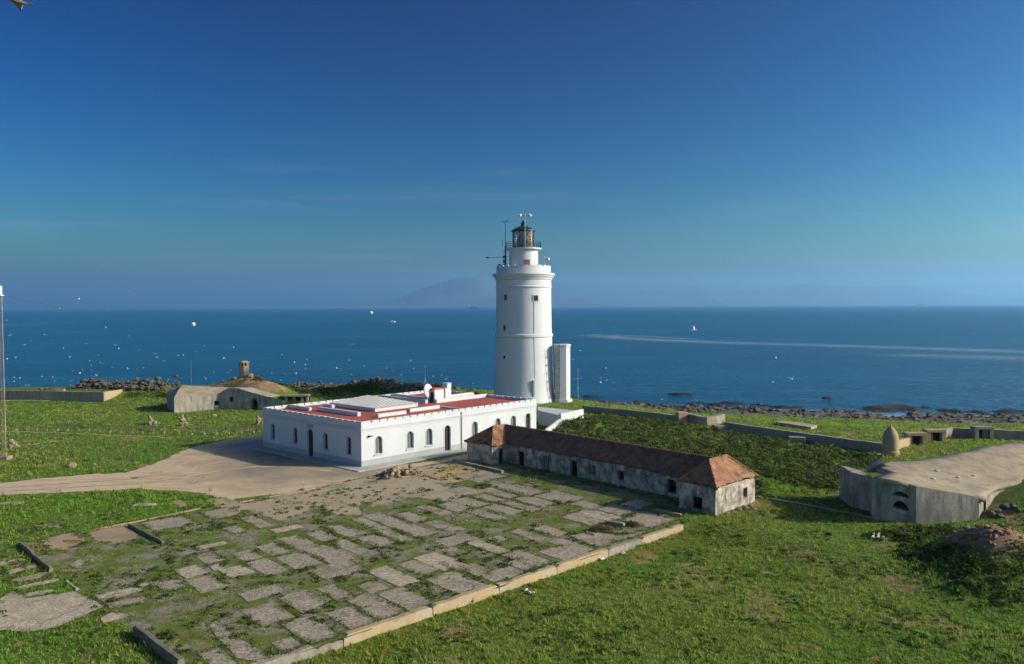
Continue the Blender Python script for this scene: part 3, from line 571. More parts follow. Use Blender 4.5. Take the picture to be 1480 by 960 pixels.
for nm, lst, mt, z, amp in (('gravel_paving', gravel, 'gravel', .030, .07), ('concrete_slab_paving', pale, 'paleslab', .046, .09), ('sandy_patch', sandp, 'sand', .022, .3)):
    mb = MB()
    for k, (rg, pts) in enumerate(lst):
        qp = np.array(zpoly(*rg, pts)); qc = qp.mean(0)
        if len(pts) <= 5 and rg is not R5 and nm != 'sandy_patch':          # the slabs were laid square to the court wall
            e1, e2 = (qp-qc)@UW, (qp-qc)@NW; h1, h2 = .47*(e1.max()-e1.min()), .52*(e2.max()-e2.min()); c1, c2 = .5*(e1.max()+e1.min()), .5*(e2.max()+e2.min())
            qp = np.array([qc+UW*(c1+a*h1)+NW*(c2+b_*h2) for a, b_ in ((-1, -1), (1, -1), (1, 1), (-1, 1))]); qc = qp.mean(0)
        qp = qc+(qp-qc)*1.0; pg = ragged(qp, .16, amp, k+1, .9); sheet(mb, pg, z+.0001*k, nm == 'sandy_patch'); PAVED.append(pg)
    tag(mb.build(nm, MT[mt]), kind='structure')
# kerb between yard and court, and the little worn tracks
mb = MB()
kp = [at(*p)[:2] for p in ((-40, 797), (0, 790), (30, 785), (110, 772), (185, 757), (290, 735.5), (345, 727), (430, 711.5), (480, 700), (525, 691))]
for a, b in zip(kp[:-1], kp[1:]):
    L = np.linalg.norm(b-a); k = int(L/1.6)+1
    for j in range(k):
        if rng.random() < .42: continue
        p, q = a+(b-a)*j/k, a+(b-a)*(j+.96)/k; c = (p+q)/2; d = (q-p)/np.linalg.norm(q-p)
        mb.box((c[0], c[1], .03+rng.uniform(-.02, .02)), (np.linalg.norm(q-p), .22, .12), math.atan2(d[1], d[0])+rng.uniform(-.02, .02))
tag(mb.build('kerb', MT['sand'], bevel=.02), kind='structure')
mb = MB()
for pts, wd in (([(0, 624.5), (60, 626), (120, 628), (180, 630.5), (225, 632), (262, 634)], .35), ([(1092, 718), (1130, 724), (1180, 733), (1235, 744), (1262, 750)], .6), ([(0, 580), (30, 579), (70, 580)], 1.2), ([(28, 645), (70, 640), (100, 636)], .25)):
    c = [gp(*p)[:2] for p in pts]; l = []; r = []
    for i, p in enumerate(c):
        d = c[min(i+1, len(c)-1)]-c[max(i-1, 0)]; d /= np.linalg.norm(d); n = np.array([-d[1], d[0]])*wd/2; l.append(p+n); r.append(p-n)
    pg = ragged(r+l[::-1], .4, .08, 3)
    sheet(mb, pg, .07, True)
tag(mb.build('path', MT['rut'] if 'rut' in MT else MT['paleslab']), kind='structure')

# ================================================================== LIGHTHOUSE
LX, LY = 2.2, 142.5
LB_ = thing('lighthouse', 'tall white round lighthouse tower with crenellated gallery and glazed lantern behind the white building', 'lighthouse', (LX, LY, 0))
c = (LX, LY, 0)
mb = MB(); mb.lathe(c, [(6.1, -1.), (5.95, .05), (5.72, .9), (5.55, 2.2), (5.42, 5), (5.28, 9), (5.2, 11.6), (5.36, 11.75), (5.40, 12.0), (5.36, 12.2), (5.17, 12.35), (5.12, 16), (5.08, 20.6), (5.20, 20.7), (5.24, 20.95), (5.10, 21.05), (5.10, 22.1), (5.25, 22.2), (5.32, 22.5), (5.5, 22.6), (5.62, 22.9), (5.78, 23.0), (5.80, 23.3), (5.3, 23.34), (2.0, 23.36)], 96)
mb.build('tower_body', MT['tower'], LB_, True, auto=.5)
mb = MB(); n = 24
mb.lathe(c, [(5.02, 23.34), (5.02, 24.55), (4.72, 24.55), (4.72, 23.36)], 72, cap=False)
for i in range(n):
    a = 2*PI*i/n; a1 = a+2*PI/n*.72; k = 5
    for j in range(k):
        t0 = a+(a1-a)*j/k; t1 = a+(a1-a)*(j+1)/k
        q = [(LX+r*math.cos(t), LY+r*math.sin(t)) for t, r in ((t0, 4.74), (t0, 5.0), (t1, 5.0), (t1, 4.74))]
        mb.prism([(x, y, 24.552) for x, y in q], [(x, y, 24.76) for x, y in q])
mb.build('gallery_parapet', MT['tower'], LB_)
mb = MB(); mb.lathe(c, [(2.72, 23.365), (2.68, 24), (2.66, 27.4), (2.8, 27.6), (3.30, 27.75), (3.34, 28.02), (2.2, 28.05)], 64)
mb.build('watch_room', MT['tower'], LB_, True, auto=.5)
# lantern
LR = 2.0; ns = 12; z0, z1 = 28.05, 31.2
lr = MB(); lr.lathe(c, [(LR+.06, z0), (LR+.06, z0+.35), (LR-.06, z0+.35)], 36, cap=False)
lr.lathe(c, [(LR-.06, z1-.16), (LR+.07, z1-.16), (LR+.07, z1), (LR-.06, z1)], 36, cap=False)
for i in range(ns):
    a0 = 2*PI*i/ns+.13; a1 = 2*PI*(i+1)/ns+.13; p = lambda a, z: (LX+LR*math.cos(a), LY+LR*math.sin(a), z)
    zm = (z0+.35+z1-.16)/2; lr.tube(p(a0, z0+.3), p(a1, zm), .045, n=5); lr.tube(p(a1, z0+.3), p(a0, zm), .045, n=5); lr.tube(p(a0, zm), p(a1, z1-.1), .045, n=5); lr.tube(p(a1, zm), p(a0, z1-.1), .045, n=5)
    if i % 2 == 0: lr.tube(p(a0, z0), p(a0, z1), .06, n=6)
lroom = lr.build('lantern_frame', MT['lantern'], LB_)
mb = MB(); mb.lathe(c, [(LR-.03, z0+.3), (LR-.03, z1-.1)], 24, cap=False); mb.build('glazing', MT['lglass'], lroom, True)
mb = MB(); mb.lathe(c, [(1.15, z0), (1.25, z0+.6), (1.28, z0+1.6), (1.0, z0+2.5), (.5, z0+2.75)], 20)
mb.build('lens', MT['glass'], lroom, True)
mb = MB(); mb.lathe(c, [(1.62, z0+.05), (1.62, z0+2.5)], 10, -1.35, .55, cap=False); mb.build('curtain', MT['lens'], lroom, True, solid=.03)
mb = MB(); mb.lathe(c, [(2.28, z1-.02), (2.26, z1+.1), (1.3, z1+.62), (.55, z1+.95), (.42, z1+1.15), (.46, z1+1.4), (.30, z1+1.7), (.1, z1+1.95)], 24); mb.build('lantern_roof', MT['lantern'], LB_, True, auto=.5)
mb = MB()
for i in range(26): a = 2*PI*i/26; mb.tube((LX+3.22*math.cos(a), LY+3.22*math.sin(a), 28.0), (LX+3.22*math.cos(a), LY+3.22*math.sin(a), 29.15), .03, n=5)
for z in (28.4, 28.78, 29.13):
    for i in range(40): a = 2*PI*i/40; b = 2*PI*(i+1)/40; mb.tube((LX+3.22*math.cos(a), LY+3.22*math.sin(a), z), (LX+3.22*math.cos(b), LY+3.22*math.sin(b), z), .025, n=4, cap=False)
mb.build('railing', MT['metal'], LB_)
# windows of the shaft (recess boxes read as framed openings)
def tower_window(px, py, wz, hz, rad, fm, pm):
    q = at_y(px, py, LY); th = math.asin(max(-1, min(1, (q[0]-LX)/rad)));  d = np.array([math.sin(th), -math.cos(th), 0]); tn = np.array([math.cos(th), math.sin(th), 0])
    # height along the line of sight to the near surface
    yy = LY-rad*math.cos(th); q = at_y(px, py, yy); z = q[2]
    cc = np.array([LX, LY, z])+d*(rad+.015); fr = MB(); ax = (tn, d, np.array([0, 0, 1.]))
    for s in (-1, 1): fr.box(cc+tn*s*(wz/2+.05)-d*.04, (.10, .14, hz+.2), ax=ax)
    fr.box(cc+np.array([0, 0, hz/2+.05])-d*.04, (wz, .14, .10), ax=ax); fr.box(cc-np.array([0, 0, hz/2+.05])-d*.04, (wz+.2, .18, .10), ax=ax)
    wn = fr.build('window', fm, LB_)
    p = MB(); p.box(cc-d*.03, (wz, .06, hz), ax=ax); p.build('pane', pm, wn)
    return cc, d, tn, ax
for px, py, w_, h_, r_, pm in ((731, 430, .62, 1.0, 5.12, 'glass'), (729.5, 474, .55, 1.05, 5.2, 'glass'), (729.3, 518.5, .55, 1.05, 5.3, 'glass'), (728.8, 559.5, .6, 1.1, 5.45, 'winframe'), (773, 431, .95, 1.0, 5.12, 'glass')):
    tower_window(px, py, w_, h_, r_, MT['tower'], MT[pm])
cc, dd, tn, ax = tower_window(761.2, 381.5, .85, 1.4, 2.68, MT['rust'], MT['rust'])
mb = MB(); th = math.asin(1.75/5.2); pts = []
for z in np.linspace(4.5, 18.2, 24):
    r_ = np.interp(z, [2.2, 5, 9, 11.6, 12, 12.35, 16, 20.6], [5.55, 5.42, 5.28, 5.2, 5.40, 5.17, 5.12, 5.08])+.03; pts.append((LX+r_*math.sin(th), LY-r_*math.cos(th), z))
for a, b in zip(pts[:-1], pts[1:]): mb.tube(a, b, .03, n=5, cap=False)
mb.build('lightning_cable', MT['galv'], LB_)
mb = MB(); r_ = 5.62; mb.box((LX+r_*math.sin(.29), LY-r_*math.cos(.29), 2.6), (.32, .3, 2.9), .29); mb.build('cable_box', MT['galv'], LB_)
# antenna mast on the gallery (own thing, bolted to the tower: a part)
ant = MB(); ax_, ay_ = LX-3.35, LY-.6
ant.tube((ax_, ay_, 24.2), (ax_, ay_, 33.0), .075, n=6); ant.tube((ax_+.02, ay_, 24.2), (ax_+.02, ay_, 28.4), .16, n=6)
for z in (25.3, 25.9, 26.5, 27.1, 27.5): ant.tube((ax_-.5, ay_, z), (ax_+.35, ay_, z), .05, n=5)
for z in (24.8, 25.6, 26.4): ant.box((ax_-.15, ay_-.1, z), (.55, .3, .5))
ant.tube((ax_, ay_, 26.35), (ax_-3.4, ay_-.3, 26.3), .04, n=5); ant.box((ax_-3.35, ay_-.3, 26.3), (.45, .12, .28))
for k in range(7): ant.tube((ax_-.5-k*.42, ay_-.6, 26.33), (ax_-.5-k*.42, ay_+.4, 26.33), .02, n=4)
ant.tube((ax_-.2, ay_, 25), (ax_-1.1, ay_-.2, 24.9), .04, n=5); ant.ball((ax_-1.15, ay_-.2, 24.95), .22, 8)
ant.tube((ax_-.4, ay_, 32.8), (ax_+.4, ay_, 32.9), .04, n=5); ant.ball((ax_-.4, ay_, 32.9), .12, 6); ant.ball((ax_+.42, ay_, 33.0), .14, 6)
ant.tube((ax_-.55, ay_, 28.2), (ax_-.55, ay_, 29.6), .05, n=5)
ant.build('antenna_mast', MT['metal'], LB_)
mb = MB(); mx, my = LX+.25, LY-2.35
mb.tube((mx, my, 28.0), (mx, my, 34.15), .07, n=6); mb.tube((mx-1.0, my, 33.75), (mx+1.0, my, 33.75), .05, n=5); mb.tube((mx-.4, my, 34.1), (mx+.5, my, 34.15), .04, n=5)
bm_ = mb.build('instrument_mast', MT['galv'], LB_)
for s in (-1, 1):
    mb = MB(); mb.ball((mx+s*.92, my, 33.78), .27, 10, (1.2, 1, .95)); mb.tube((mx+s*.75, my, 33.75), (mx+s*.75, my, 34.2), .05, n=5); mb.build('floodlight', MT['whitepaint'], bm_, True)
mb = MB(); fx, fy = LX+3.75, LY-2.9; mb.tube((fx, fy, 23.36), (fx, fy, 26.4), .04, n=5); fp = mb.build('flagpole', MT['whitepaint'], LB_)
mb = MB(); vs = []
for i in range(7): u_ = i/6; vs += [(fx+.05+u_*.85, fy+.12*math.sin(u_*6), 26.3-.25*u_), (fx+.05+u_*.85, fy+.12*math.sin(u_*6+.5), 25.65-.1*u_)]
mb.add(vs, [(2*i, 2*i+2, 2*i+3, 2*i+1) for i in range(6)]); mb.build('flag', MT['whitepaint'], fp, True, solid=.015)

# annexe shaft beside the tower
ax0, ay0 = 9.2, 140.4
an = thing('water_tower', 'slim white windowless shaft with an outside ladder, right beside the lighthouse foot', 'water tower', (ax0, ay0, 0))
mb = MB(); oc = [(ax0+1.5*math.cos(PI/8*(2*k)+.42), ay0+1.5*math.sin(PI/8*(2*k)+.42)) for k in range(8)]
mb.prism([(x, y, -1) for x, y in oc], [(x, y, 10.1) for x, y in oc]); mb.build('shaft', MT['tower'], an, bevel=.04)
mb = MB(); oc2 = [(ax0+(x-ax0)*1.08, ay0+(y-ay0)*1.08) for x, y in oc]; mb.prism([(x, y, 10.02) for x, y in oc2], [(x, y, 10.35) for x, y in oc2]); mb.build('rim', MT['tower'], an, bevel=.05)
mb = MB(); oc2 = [(ax0+(x-ax0)*1.25, ay0+(y-ay0)*1.25) for x, y in oc]; mb.prism([(x, y, -1) for x, y in oc2], [(x, y, .28) for x, y in oc2]); mb.build('foot', MT['tower'], an)
q = at_y(807, 540, ay0-1.75); lx = q[0]; ly = ay0-1.85
mb = MB()
for s in (-.22, .22): mb.tube((lx+s, ly, .3), (lx+s, ly, 10.9), .035, n=5)
for z in np.arange(.6, 10.8, .38): mb.tube((lx-.22, ly, z), (lx+.22, ly, z), .022, n=4)
for z in (1.5, 3, 4.5, 6, 7.5, 9): mb.box((lx, ly+.2, z), (.75, .36, .06))
mb.build('ladder', MT['rust'], an)

# ================================================================== WHITE KEEPERS' BUILDING
C0 = np.array([-16.31, 82.40]); C1 = np.array([-31.01, 94.99]); C2 = np.array([3.19, 102.41])
U = C2-C0; LA = np.linalg.norm(U); U /= LA; V = C1-C0; LBb = np.linalg.norm(V); V /= LBb
U3 = np.array([U[0], U[1], 0]); V3 = np.array([V[0], V[1], 0])
def B(a, b, z): return np.array([C0[0]+U[0]*a+V[0]*b, C0[1]+U[1]*a+V[1]*b, z])
def bprism(mb, a0, a1, b0, b1, z0, z1):
    q = [B(a0, b0, 0), B(a1, b0, 0), B(a1, b1, 0), B(a0, b1, 0)]
    mb.prism([(p[0], p[1], z0) for p in q], [(p[0], p[1], z1) for p in q])
HB = thing('white_building', 'long low white building with arched windows and red roof terraces in front of the lighthouse', 'building', (C0[0], C0[1], 0))
ZR = 4.58; ZP = 4.74; ZT = 4.96
lh = [(17.12, .85, 1.2, 3.15), (12.40, .9, 1.2, 3.15), (6.42, .9, 1.2, 3.15), (2.16, .9, 1.2, 3.15)]
rh = [(2.28, .95, 1.2, 3.15), (6.66, .95, 1.2, 3.15), (9.44, .95, 1.2, 3.15), (16.70, .95, 1.2, 3.15), (20.72, .95, 1.2, 3.15), (23.53, .95, 1.2, 3.15)]
ld = [(9.38, 1.15, .06, 3.3)]; rd = [(12.26, .95, .12, 3.2), (26.33, .95, 1.0, 3.2)]
walls = MB()
PL = wall_face(walls, B(0, 0, 0), V, U, [(0, 0), (LBb, 0), (LBb, ZP), (0, ZP)], [arch(*h) for h in lh+ld], .3)
PR = wall_face(walls, B(0, 0, 0), U, V, [(0, 0), (LA, 0), (LA, ZP), (0, ZP)], [arch(*h) for h in rh+rd], .3)
wall_face(walls, B(LA, 0, 0), V, -U, [(0, 0), (8.9, 0), (8.9, ZP), (0, ZP)], [], .3)
wall_face(walls, B(LA, 8.9, 0), V, -U, [(0, 0), (2.5, 0), (2.5, 4.25), (0, 4.25)], [], .3)
wall_face(walls, B(LA, 11.4, 0), V, -U, [(0, 0), (LBb-11.4, 0), (LBb-11.4, ZP), (0, ZP)], [], .3)
wall_face(walls, B(0, LBb, 0), U, -V, [(0, 0), (LA, 0), (LA, ZP), (0, ZP)], [], .3)
walls.build('wall', MT['white'], HB)
mb = MB(); e = .035
for (a0, a1, b0, b1) in ((-e, 0, -e, 9.38-.62), (-e, 0, 9.38+.62, LBb+e), (0, 12.26-.5, -e, 0), (12.26+.5, LA+e, -e, 0)): bprism(mb, a0, a1, b0, b1, 0, .72)
mb.build('plinth', MT['plinth'], HB)
mb = MB()                                                                    # string courses and cornice
for z0_, z1_, e in ((3.86, 3.94, .07), (4.08, 4.17, .12)):
    bprism(mb, -e, -.002, -e, LBb+e, z0_, z1_); bprism(mb, 0, LA+e, -e, -.002, z0_, z1_); bprism(mb, LA+.002, LA+e, .002, LBb, z0_, z1_)
mb.build('cornice', MT['white'], HB)
mb = MB(); th = .32                                                           # parapet and its merlons
bprism(mb, .003, th, .003, LBb, ZR, ZP+.002); bprism(mb, th, LA-.003, .003, th, ZR, ZP+.002); bprism(mb, LA-th, LA-.003, th, 8.9, ZR, ZP+.002); bprism(mb, LA-th, LA-.003, 11.4, LBb, ZR, ZP+.002); bprism(mb, th, LA-th, LBb-th, LBb-.003, ZR, ZP+.002)
def merlons(L, put, pitch=1.08, gap=.15):
    k = int(round(L/pitch)); p = L/k
    for i in range(k): put(i*p+(gap/2 if i else 0), (i+1)*p-(gap/2 if i < k-1 else 0))
merlons(LBb, lambda s, t: bprism(mb, .005, th-.005, s+.005, t-.005, ZP+.003, ZT))
merlons(LA-th, lambda s, t: bprism(mb, th+s, th+t, .005, th-.005, ZP+.003, ZT))
merlons(LA-th, lambda s, t: bprism(mb, th+s, th+t, LBb-th+.005, LBb-.005, ZP+.003, ZT))
merlons(8.5, lambda s, t: bprism(mb, LA-th+.005, LA-.005, th+s, th+t, ZP+.003, ZT))
merlons(LBb-11.4-th, lambda s, t: bprism(mb, LA-th+.005, LA-.005, 11.4+s, 11.4+t, ZP+.003, ZT))
mb.build('parapet', MT['white'], HB, bevel=.015)
mb = MB(); bprism(mb, th, LA-th, th, LBb-th, 4.3, ZR-.001); mb.build('roof_deck', MT['red'], HB)
mb = MB(); bprism(mb, 19.3, LA, 9.25, 11.05, ZR, ZR+.05); mb.build('roof_passage', MT['pavement'], HB)
for a0, a1, b0, b1, z in ((4.1, 4.55, 6.1, 14.0, 5.05), (3.3, 3.65, 14.5, LBb-.4, 5.0), (6.6, 7.0, 14.6, 16.6, 5.0), (5.0, 9.1, 3.5, 3.85, 5.0), (10.3, 15.0, 4.3, 4.65, 5.0), (17.2, 17.6, 9.4, 18.8, 5.05), (18.4, LA-.33, 8.6, 8.95, 5.06), (19.2, LA-.33, 11.35, 11.7, 5.06), (15.6, 16, .33, 5.2, 4.75), (19.6, 20.0, 11.75, 18.9, 5.0)):
    mb = MB(); bprism(mb, a0, a1, b0, b1, ZR, z); mb.build('roof_wall', MT['white'], HB, bevel=.02)
# low pale hipped roof in the middle
a0, a1, b0, b1 = 7.8, 14.7, 7.7, 16.9
mb = MB(); bprism(mb, a0+.15, a1-.15, b0+.15, b1-.15, ZR, 5.02); hr = mb.build('skylight_base', MT['white'], HB)
mb = MB(); vs = [B(a0, b0, 5.03), B(a1, b0, 5.03), B(a1, b1, 5.03), B(a0, b1, 5.03), B((a0+a1)/2, b0+3.2, 5.9), B((a0+a1)/2, b1-3.2, 5.9)]
mb.add(vs, [(0, 1, 4), (1, 2, 5, 4), (2, 3, 5), (3, 0, 4, 5), (3, 2, 1, 0)]); mb.build('hipped_roof', MT['hiproof'], HB)
mb = MB()
for s in np.linspace(.08, .92, 11):
    e0 = np.array(B(a0+(a1-a0)*s, b0, 5.04)); m_ = 1-abs(2*s-1); e1 = np.array(B(a0+(a1-a0)*s, b0+3.2*m_, 5.04+.87*m_)); mb.tube(e0, e1, .035, n=4)
for s in np.linspace(.06, .94, 15):
    b_ = b0+(b1-b0)*s; m_ = min(1, min(b_-b0, b1-b_)/3.2); mb.tube(B(a0, b_, 5.04), B(a0+(a1-a0)/2*m_, b_, 5.04+.87*m_), .035, n=4)
mb.build('roof_rib', MT['hiproof'], hr)
mb = MB(); bprism(mb, 18.4, 20.0, 8.98, 10.3, ZR, 6.35); hut = mb.build('stair_hut', MT['white'], HB, bevel=.02)
mb = MB(); bprism(mb, 18.3, 20.1, 8.9, 10.4, 6.35, 6.48); mb.build('hut_roof', MT['red'], hut)
mb = MB(); bprism(mb, 18.36, 18.398, 9.2, 10.1, ZR+.05, 6.0); mb.build('door', MT['door'], hut)
mb = MB(); bprism(mb, 21.0, 21.7, 9.4, 10.2, ZR, 6.9); bprism(mb, 20.95, 21.75, 9.35, 10.25, 6.9, 7.0); mb.build('chimney', MT['white'], HB)
mb = MB(); bprism(mb, 20.3, 20.75, 8.99, 9.35, ZR, 6.4); mb.build('chimney', MT['white'], HB)
dc = B(18.15, 9.8, 6.15); mb = MB(); prof = [(0.01, .12), (.4, .08), (.75, .0), (.98, -.12)]; R_ = Euler((math.radians(80), 0, math.radians(60))).to_matrix()
n = 20; vs = [tuple(Vector(dc)+R_@Vector((r*math.cos(2*PI*i/n), r*math.sin(2*PI*i/n), z))) for r, z in prof for i in range(n)]
mb.add(vs, [(k*n+i, k*n+(i+1) % n, (k+1)*n+(i+1) % n, (k+1)*n+i) for k in range(3) for i in range(n)]); dish = mb.build('satellite_dish', MT['dish'], HB, True, solid=.03)
mb = MB(); mb.tube(B(18.15, 9.8, ZR), dc, .05); mb.build('dish_pole', MT['galv'], dish)
wp = B(17.9, 10.2, ZR); mb = MB(); mb.tube(wp, wp+np.array([0, 0, 5.0]), .03, .015, n=5)
for a in (0, 2.1, 4.2): mb.tube(wp+np.array([0, 0, 3.2]), wp+np.array([1.4*math.cos(a), 1.4*math.sin(a), .2]), .012, n=3)
mb.build('whip_antenna', MT['galv'], HB)
MT['blind'] = plain('grey_blind', (.17, .175, .165), .7)
def window(P, h, depth, parent, door=False, blind=False):
    a, w_, z0_, z1_ = h; lo = arch(a, w_-.02, z0_+.01, z1_-.01); n = len(lo)
    ca, cz = a, (z0_+z1_)/2; inner = [(ca+(p[0]-ca)*(1-.14/w_), cz+(p[1]-cz)*(1-.14/(z1_-z0_))) for p in lo]
    fr = MB(); vs = [P(*p, depth-.08) for p in lo]+[P(*p, depth-.08) for p in inner]+[P(*p, depth-.02) for p in inner]
    fr.add(vs, [(i, (i+1) % n, n+(i+1) % n, n+i) for i in range(n)]+[(n+i, n+(i+1) % n, 2*n+(i+1) % n, 2*n+i) for i in range(n)])
    ud = np.array(P(1, 0))-np.array(P(0, 0)); inn = np.array(P(0, 0, 1))-np.array(P(0, 0, 0)); axx = (ud, inn, np.array([0, 0, 1.]))
    fr.box(P(a, (z0_+z1_)/2-.1, depth-.05), (.05, .05, (z1_-z0_)-.3), ax=axx)
    if not door and not blind:
        for k in (.32, .62): fr.box(P(a, z0_+(z1_-z0_)*k, depth-.045), (w_-.12, .04, .04), ax=axx)
    # raised band round the opening
    fr.k = 1; out = [(ca+(p[0]-ca)*(1+.26/w_), cz+(p[1]-cz)*(1+.22/(z1_-z0_))) for p in arch(a, w_, z0_, z1_)]; l2 = arch(a, w_+.002, z0_-.001, z1_+.001)
    vs = [P(*p, -.03) for p in l2]+[P(*p, -.03) for p in out]+[P(*p, .01) for p in out]+[P(*p, .02) for p in l2]
    fr.add(vs, [(i, (i+1) % n, n+(i+1) % n, n+i) for i in range(n)]+[(n+i, n+(i+1) % n, 2*n+(i+1) % n, 2*n+i) for i in range(n)]+[(i, (i+1) % n, 3*n+(i+1) % n, 3*n+i) for i in range(n)])
    if not door: fr.box(P(a, z0_-.07, -.05), (w_+.34, .2, .10), ax=axx)
    fo = fr.build('door' if door else 'window', [MT['door' if door else 'winframe'], MT['white']], parent)
    p_ = MB(); p_.add([P(*p, depth-.03) for p in lo], [tuple(t) for t in tessellate_polygon([[Vector((x, z, 0)) for x, z in lo]])]); p_.build('door_leaf' if door else 'pane', MT['door' if door else ('blind' if blind else 'glass')], fo)
for h in lh: window(PL, h, .3, HB)
for h in rh: window(PR, h, .3, HB, False, True)
for h in ld: window(PL, h, .3, HB, True)
for h in rd[:1]: window(PR, h, .3, HB, True)
window(PR, rd[1], .3, HB)
mb = MB(); q = PL(9.38, 3.62, -.03); mb.box(q, (1.05, .06, .42), ax=(V3, U3, np.array([0, 0, 1.]))); mb.build('name_plate', MT['plinth'], HB)
mb = MB(); q0 = PR(14.47, .05, -.08); q1 = PR(14.47, 4.6, -.08); mb.tube(q0, q1, .06, n=6); mb.build('downpipe', MT['galv'], HB)
mb = MB(); q = PR(.95, 3.3, -.12); mb.box(q, (.18, .25, .2), ax=(U3, V3, np.array([0, 0, 1.]))); mb.tube(q, PR(1.25, 3.32, -.32), .05, n=6); mb.build('wall_lamp', MT['metal'], HB)
# pavement apron
mb = MB()
bprism(mb, -1.7, LA+.5, -1.7, -.002, 0.0, .10); bprism(mb, -1.7, -.002, -.001, LBb+4.0, 0.0, .10)
tag(mb.build('pavement', MT['pavement'], bevel=.02), kind='structure')
# white terrace walls at the far end
mb = MB(); t1, t2, t3 = at(777, 588, 2.1), at(843.5, 594.6, 2.1), at(811, 601, 2.1); t4 = at(778, 593, 2.1)
q = [t4, t3, t2, t1]; mb.prism([(p[0], p[1], -.3) for p in q], [(p[0], p[1], 2.1) for p in q])
TB = thing('terrace_block', 'low white terrace platform joined to the far end of the white building', 'terrace', (t3[0], t3[1], 0)); mb.build('platform', MT['white'], TB)
mb = MB(); d_ = (t2-t3)/np.linalg.norm(t2-t3); n_ = np.array([-d_[1], d_[0], 0])
a, b = t3-n_*.0, t2; qq = [a+n_*.01, b+n_*.01, b+n_*.35, a+n_*.35]; mb.prism([(p[0], p[1], 2.101) for p in qq][::1], [(p[0], p[1], 2.42) for p in qq]); mb.build('parapet', MT['white'], TB)
mb = MB(); g0, g1 = at(811, 604, 1.7), at(788, 621, .9); wd = np.array([.25, .12, 0])
mb.prism([(g0[0], g0[1], -.2), (g1[0], g1[1], -.2), (g1[0]+.35, g1[1]+.2, -.2), (g0[0]+.35, g0[1]+.2, -.2)], [(g0[0], g0[1], 1.8), (g1[0], g1[1], .95), (g1[0]+.35, g1[1]+.2, .95), (g0[0]+.35, g0[1]+.2, 1.8)]); mb.build('ramp_wall', MT['white'], TB)

# ================================================================== TILED OUTBUILDING
OC = np.array([-.86, 85.14]); od = np.array([.69, -.724]); od /= np.linalg.norm(od); ob = np.array([-od[1], od[0]])
od3 = np.array([od[0], od[1], 0]); ob3 = np.array([ob[0], ob[1], 0])
def S(s, t, z): return np.array([OC[0]+od[0]*s+ob[0]*t, OC[1]+od[1]*s+ob[1]*t, z])
OB = thing('tiled_outbuilding', 'long low derelict outbuilding with stained plaster walls and a hipped clay tile roof', 'outbuilding', (OC[0], OC[1], 0))
EV = 2.05; SL, SR, TB_ = -4.1, 28.25, 3.8; WL1, WR0, TF = .12, 24.7, -2.6
walls = MB(); dz = .0
fac = [(2.56, .95, -.1, 1.56), (6.33, .95, -.1, 1.6), (10.26, .95, -.1, 1.64)]; fwn = [(12.69, .95, .52, 1.56), (16.29, .78, .55, 1.52)]; fd4 = [(22.09, 1.0, .3, 1.6)]
wall_face(walls, S(0, 0, 0), od, ob, [(WL1, -.5), (WR0, -.5), (WR0, EV), (WL1, EV)], [rect(*h) for h in fac+fwn+fd4], .35, True)
wall_face(walls, S(SL, TF+.55, 0), od, ob, [(0, -.5), (WL1-SL, -.5), (WL1-SL, EV), (0, EV)], [], .35, True)       # left wing front
wall_face(walls, S(WL1, TF+.55, 0), ob, -od, [(0, -.5), (-TF-.55, -.5), (-TF-.55, EV), (0, EV)], [rect(1.42, .72, -.1, 1.62)], .35, True)
wall_face(walls, S(SL, TF+.55, 0), ob, od, [(0, -.5), (TB_-TF-.55, -.5), (TB_-TF-.55, EV), (0, EV)], [], .35)
wall_face(walls, S(WR0, TF, 0), od, ob, [(0, -.7), (SR-WR0, -.7), (SR-WR0, EV+.2), (0, EV+.2)], [rect(1.75, 1.05, .12, 1.3)], .35, True)
wall_face(walls, S(WR0, TF, 0), ob, od, [(0, -.5), (-TF, -.5), (-TF, EV+.2), (0, EV+.2)], [], .35)
wall_face(walls, S(SR, TF, 0), ob, -od, [(0, -.7), (TB_-TF, -.7), (TB_-TF, EV+.2), (0, EV+.2)], [rect(4.75, .72, .62, 1.52)], .35, True)
wall_face(walls, S(SL, TB_, 0), od, -ob, [(0, -.5), (SR-SL, -.5), (SR-SL, EV), (0, EV)], [], .35)
walls.build('wall', MT['plaster'], OB)
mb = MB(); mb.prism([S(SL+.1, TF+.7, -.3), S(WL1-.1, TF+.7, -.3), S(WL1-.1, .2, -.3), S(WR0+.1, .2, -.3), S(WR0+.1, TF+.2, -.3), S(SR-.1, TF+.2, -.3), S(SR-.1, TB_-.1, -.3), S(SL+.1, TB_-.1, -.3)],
  [S(SL+.1, TF+.7, .02), S(WL1-.1, TF+.7, .02), S(WL1-.1, .2, .02), S(WR0+.1, .2, .02), S(WR0+.1, TF+.2, .02), S(SR-.1, TF+.2, .02), S(SR-.1, TB_-.1, .02), S(SL+.1, TB_-.1, .02)]); mb.build('floor', MT['dark'], OB)
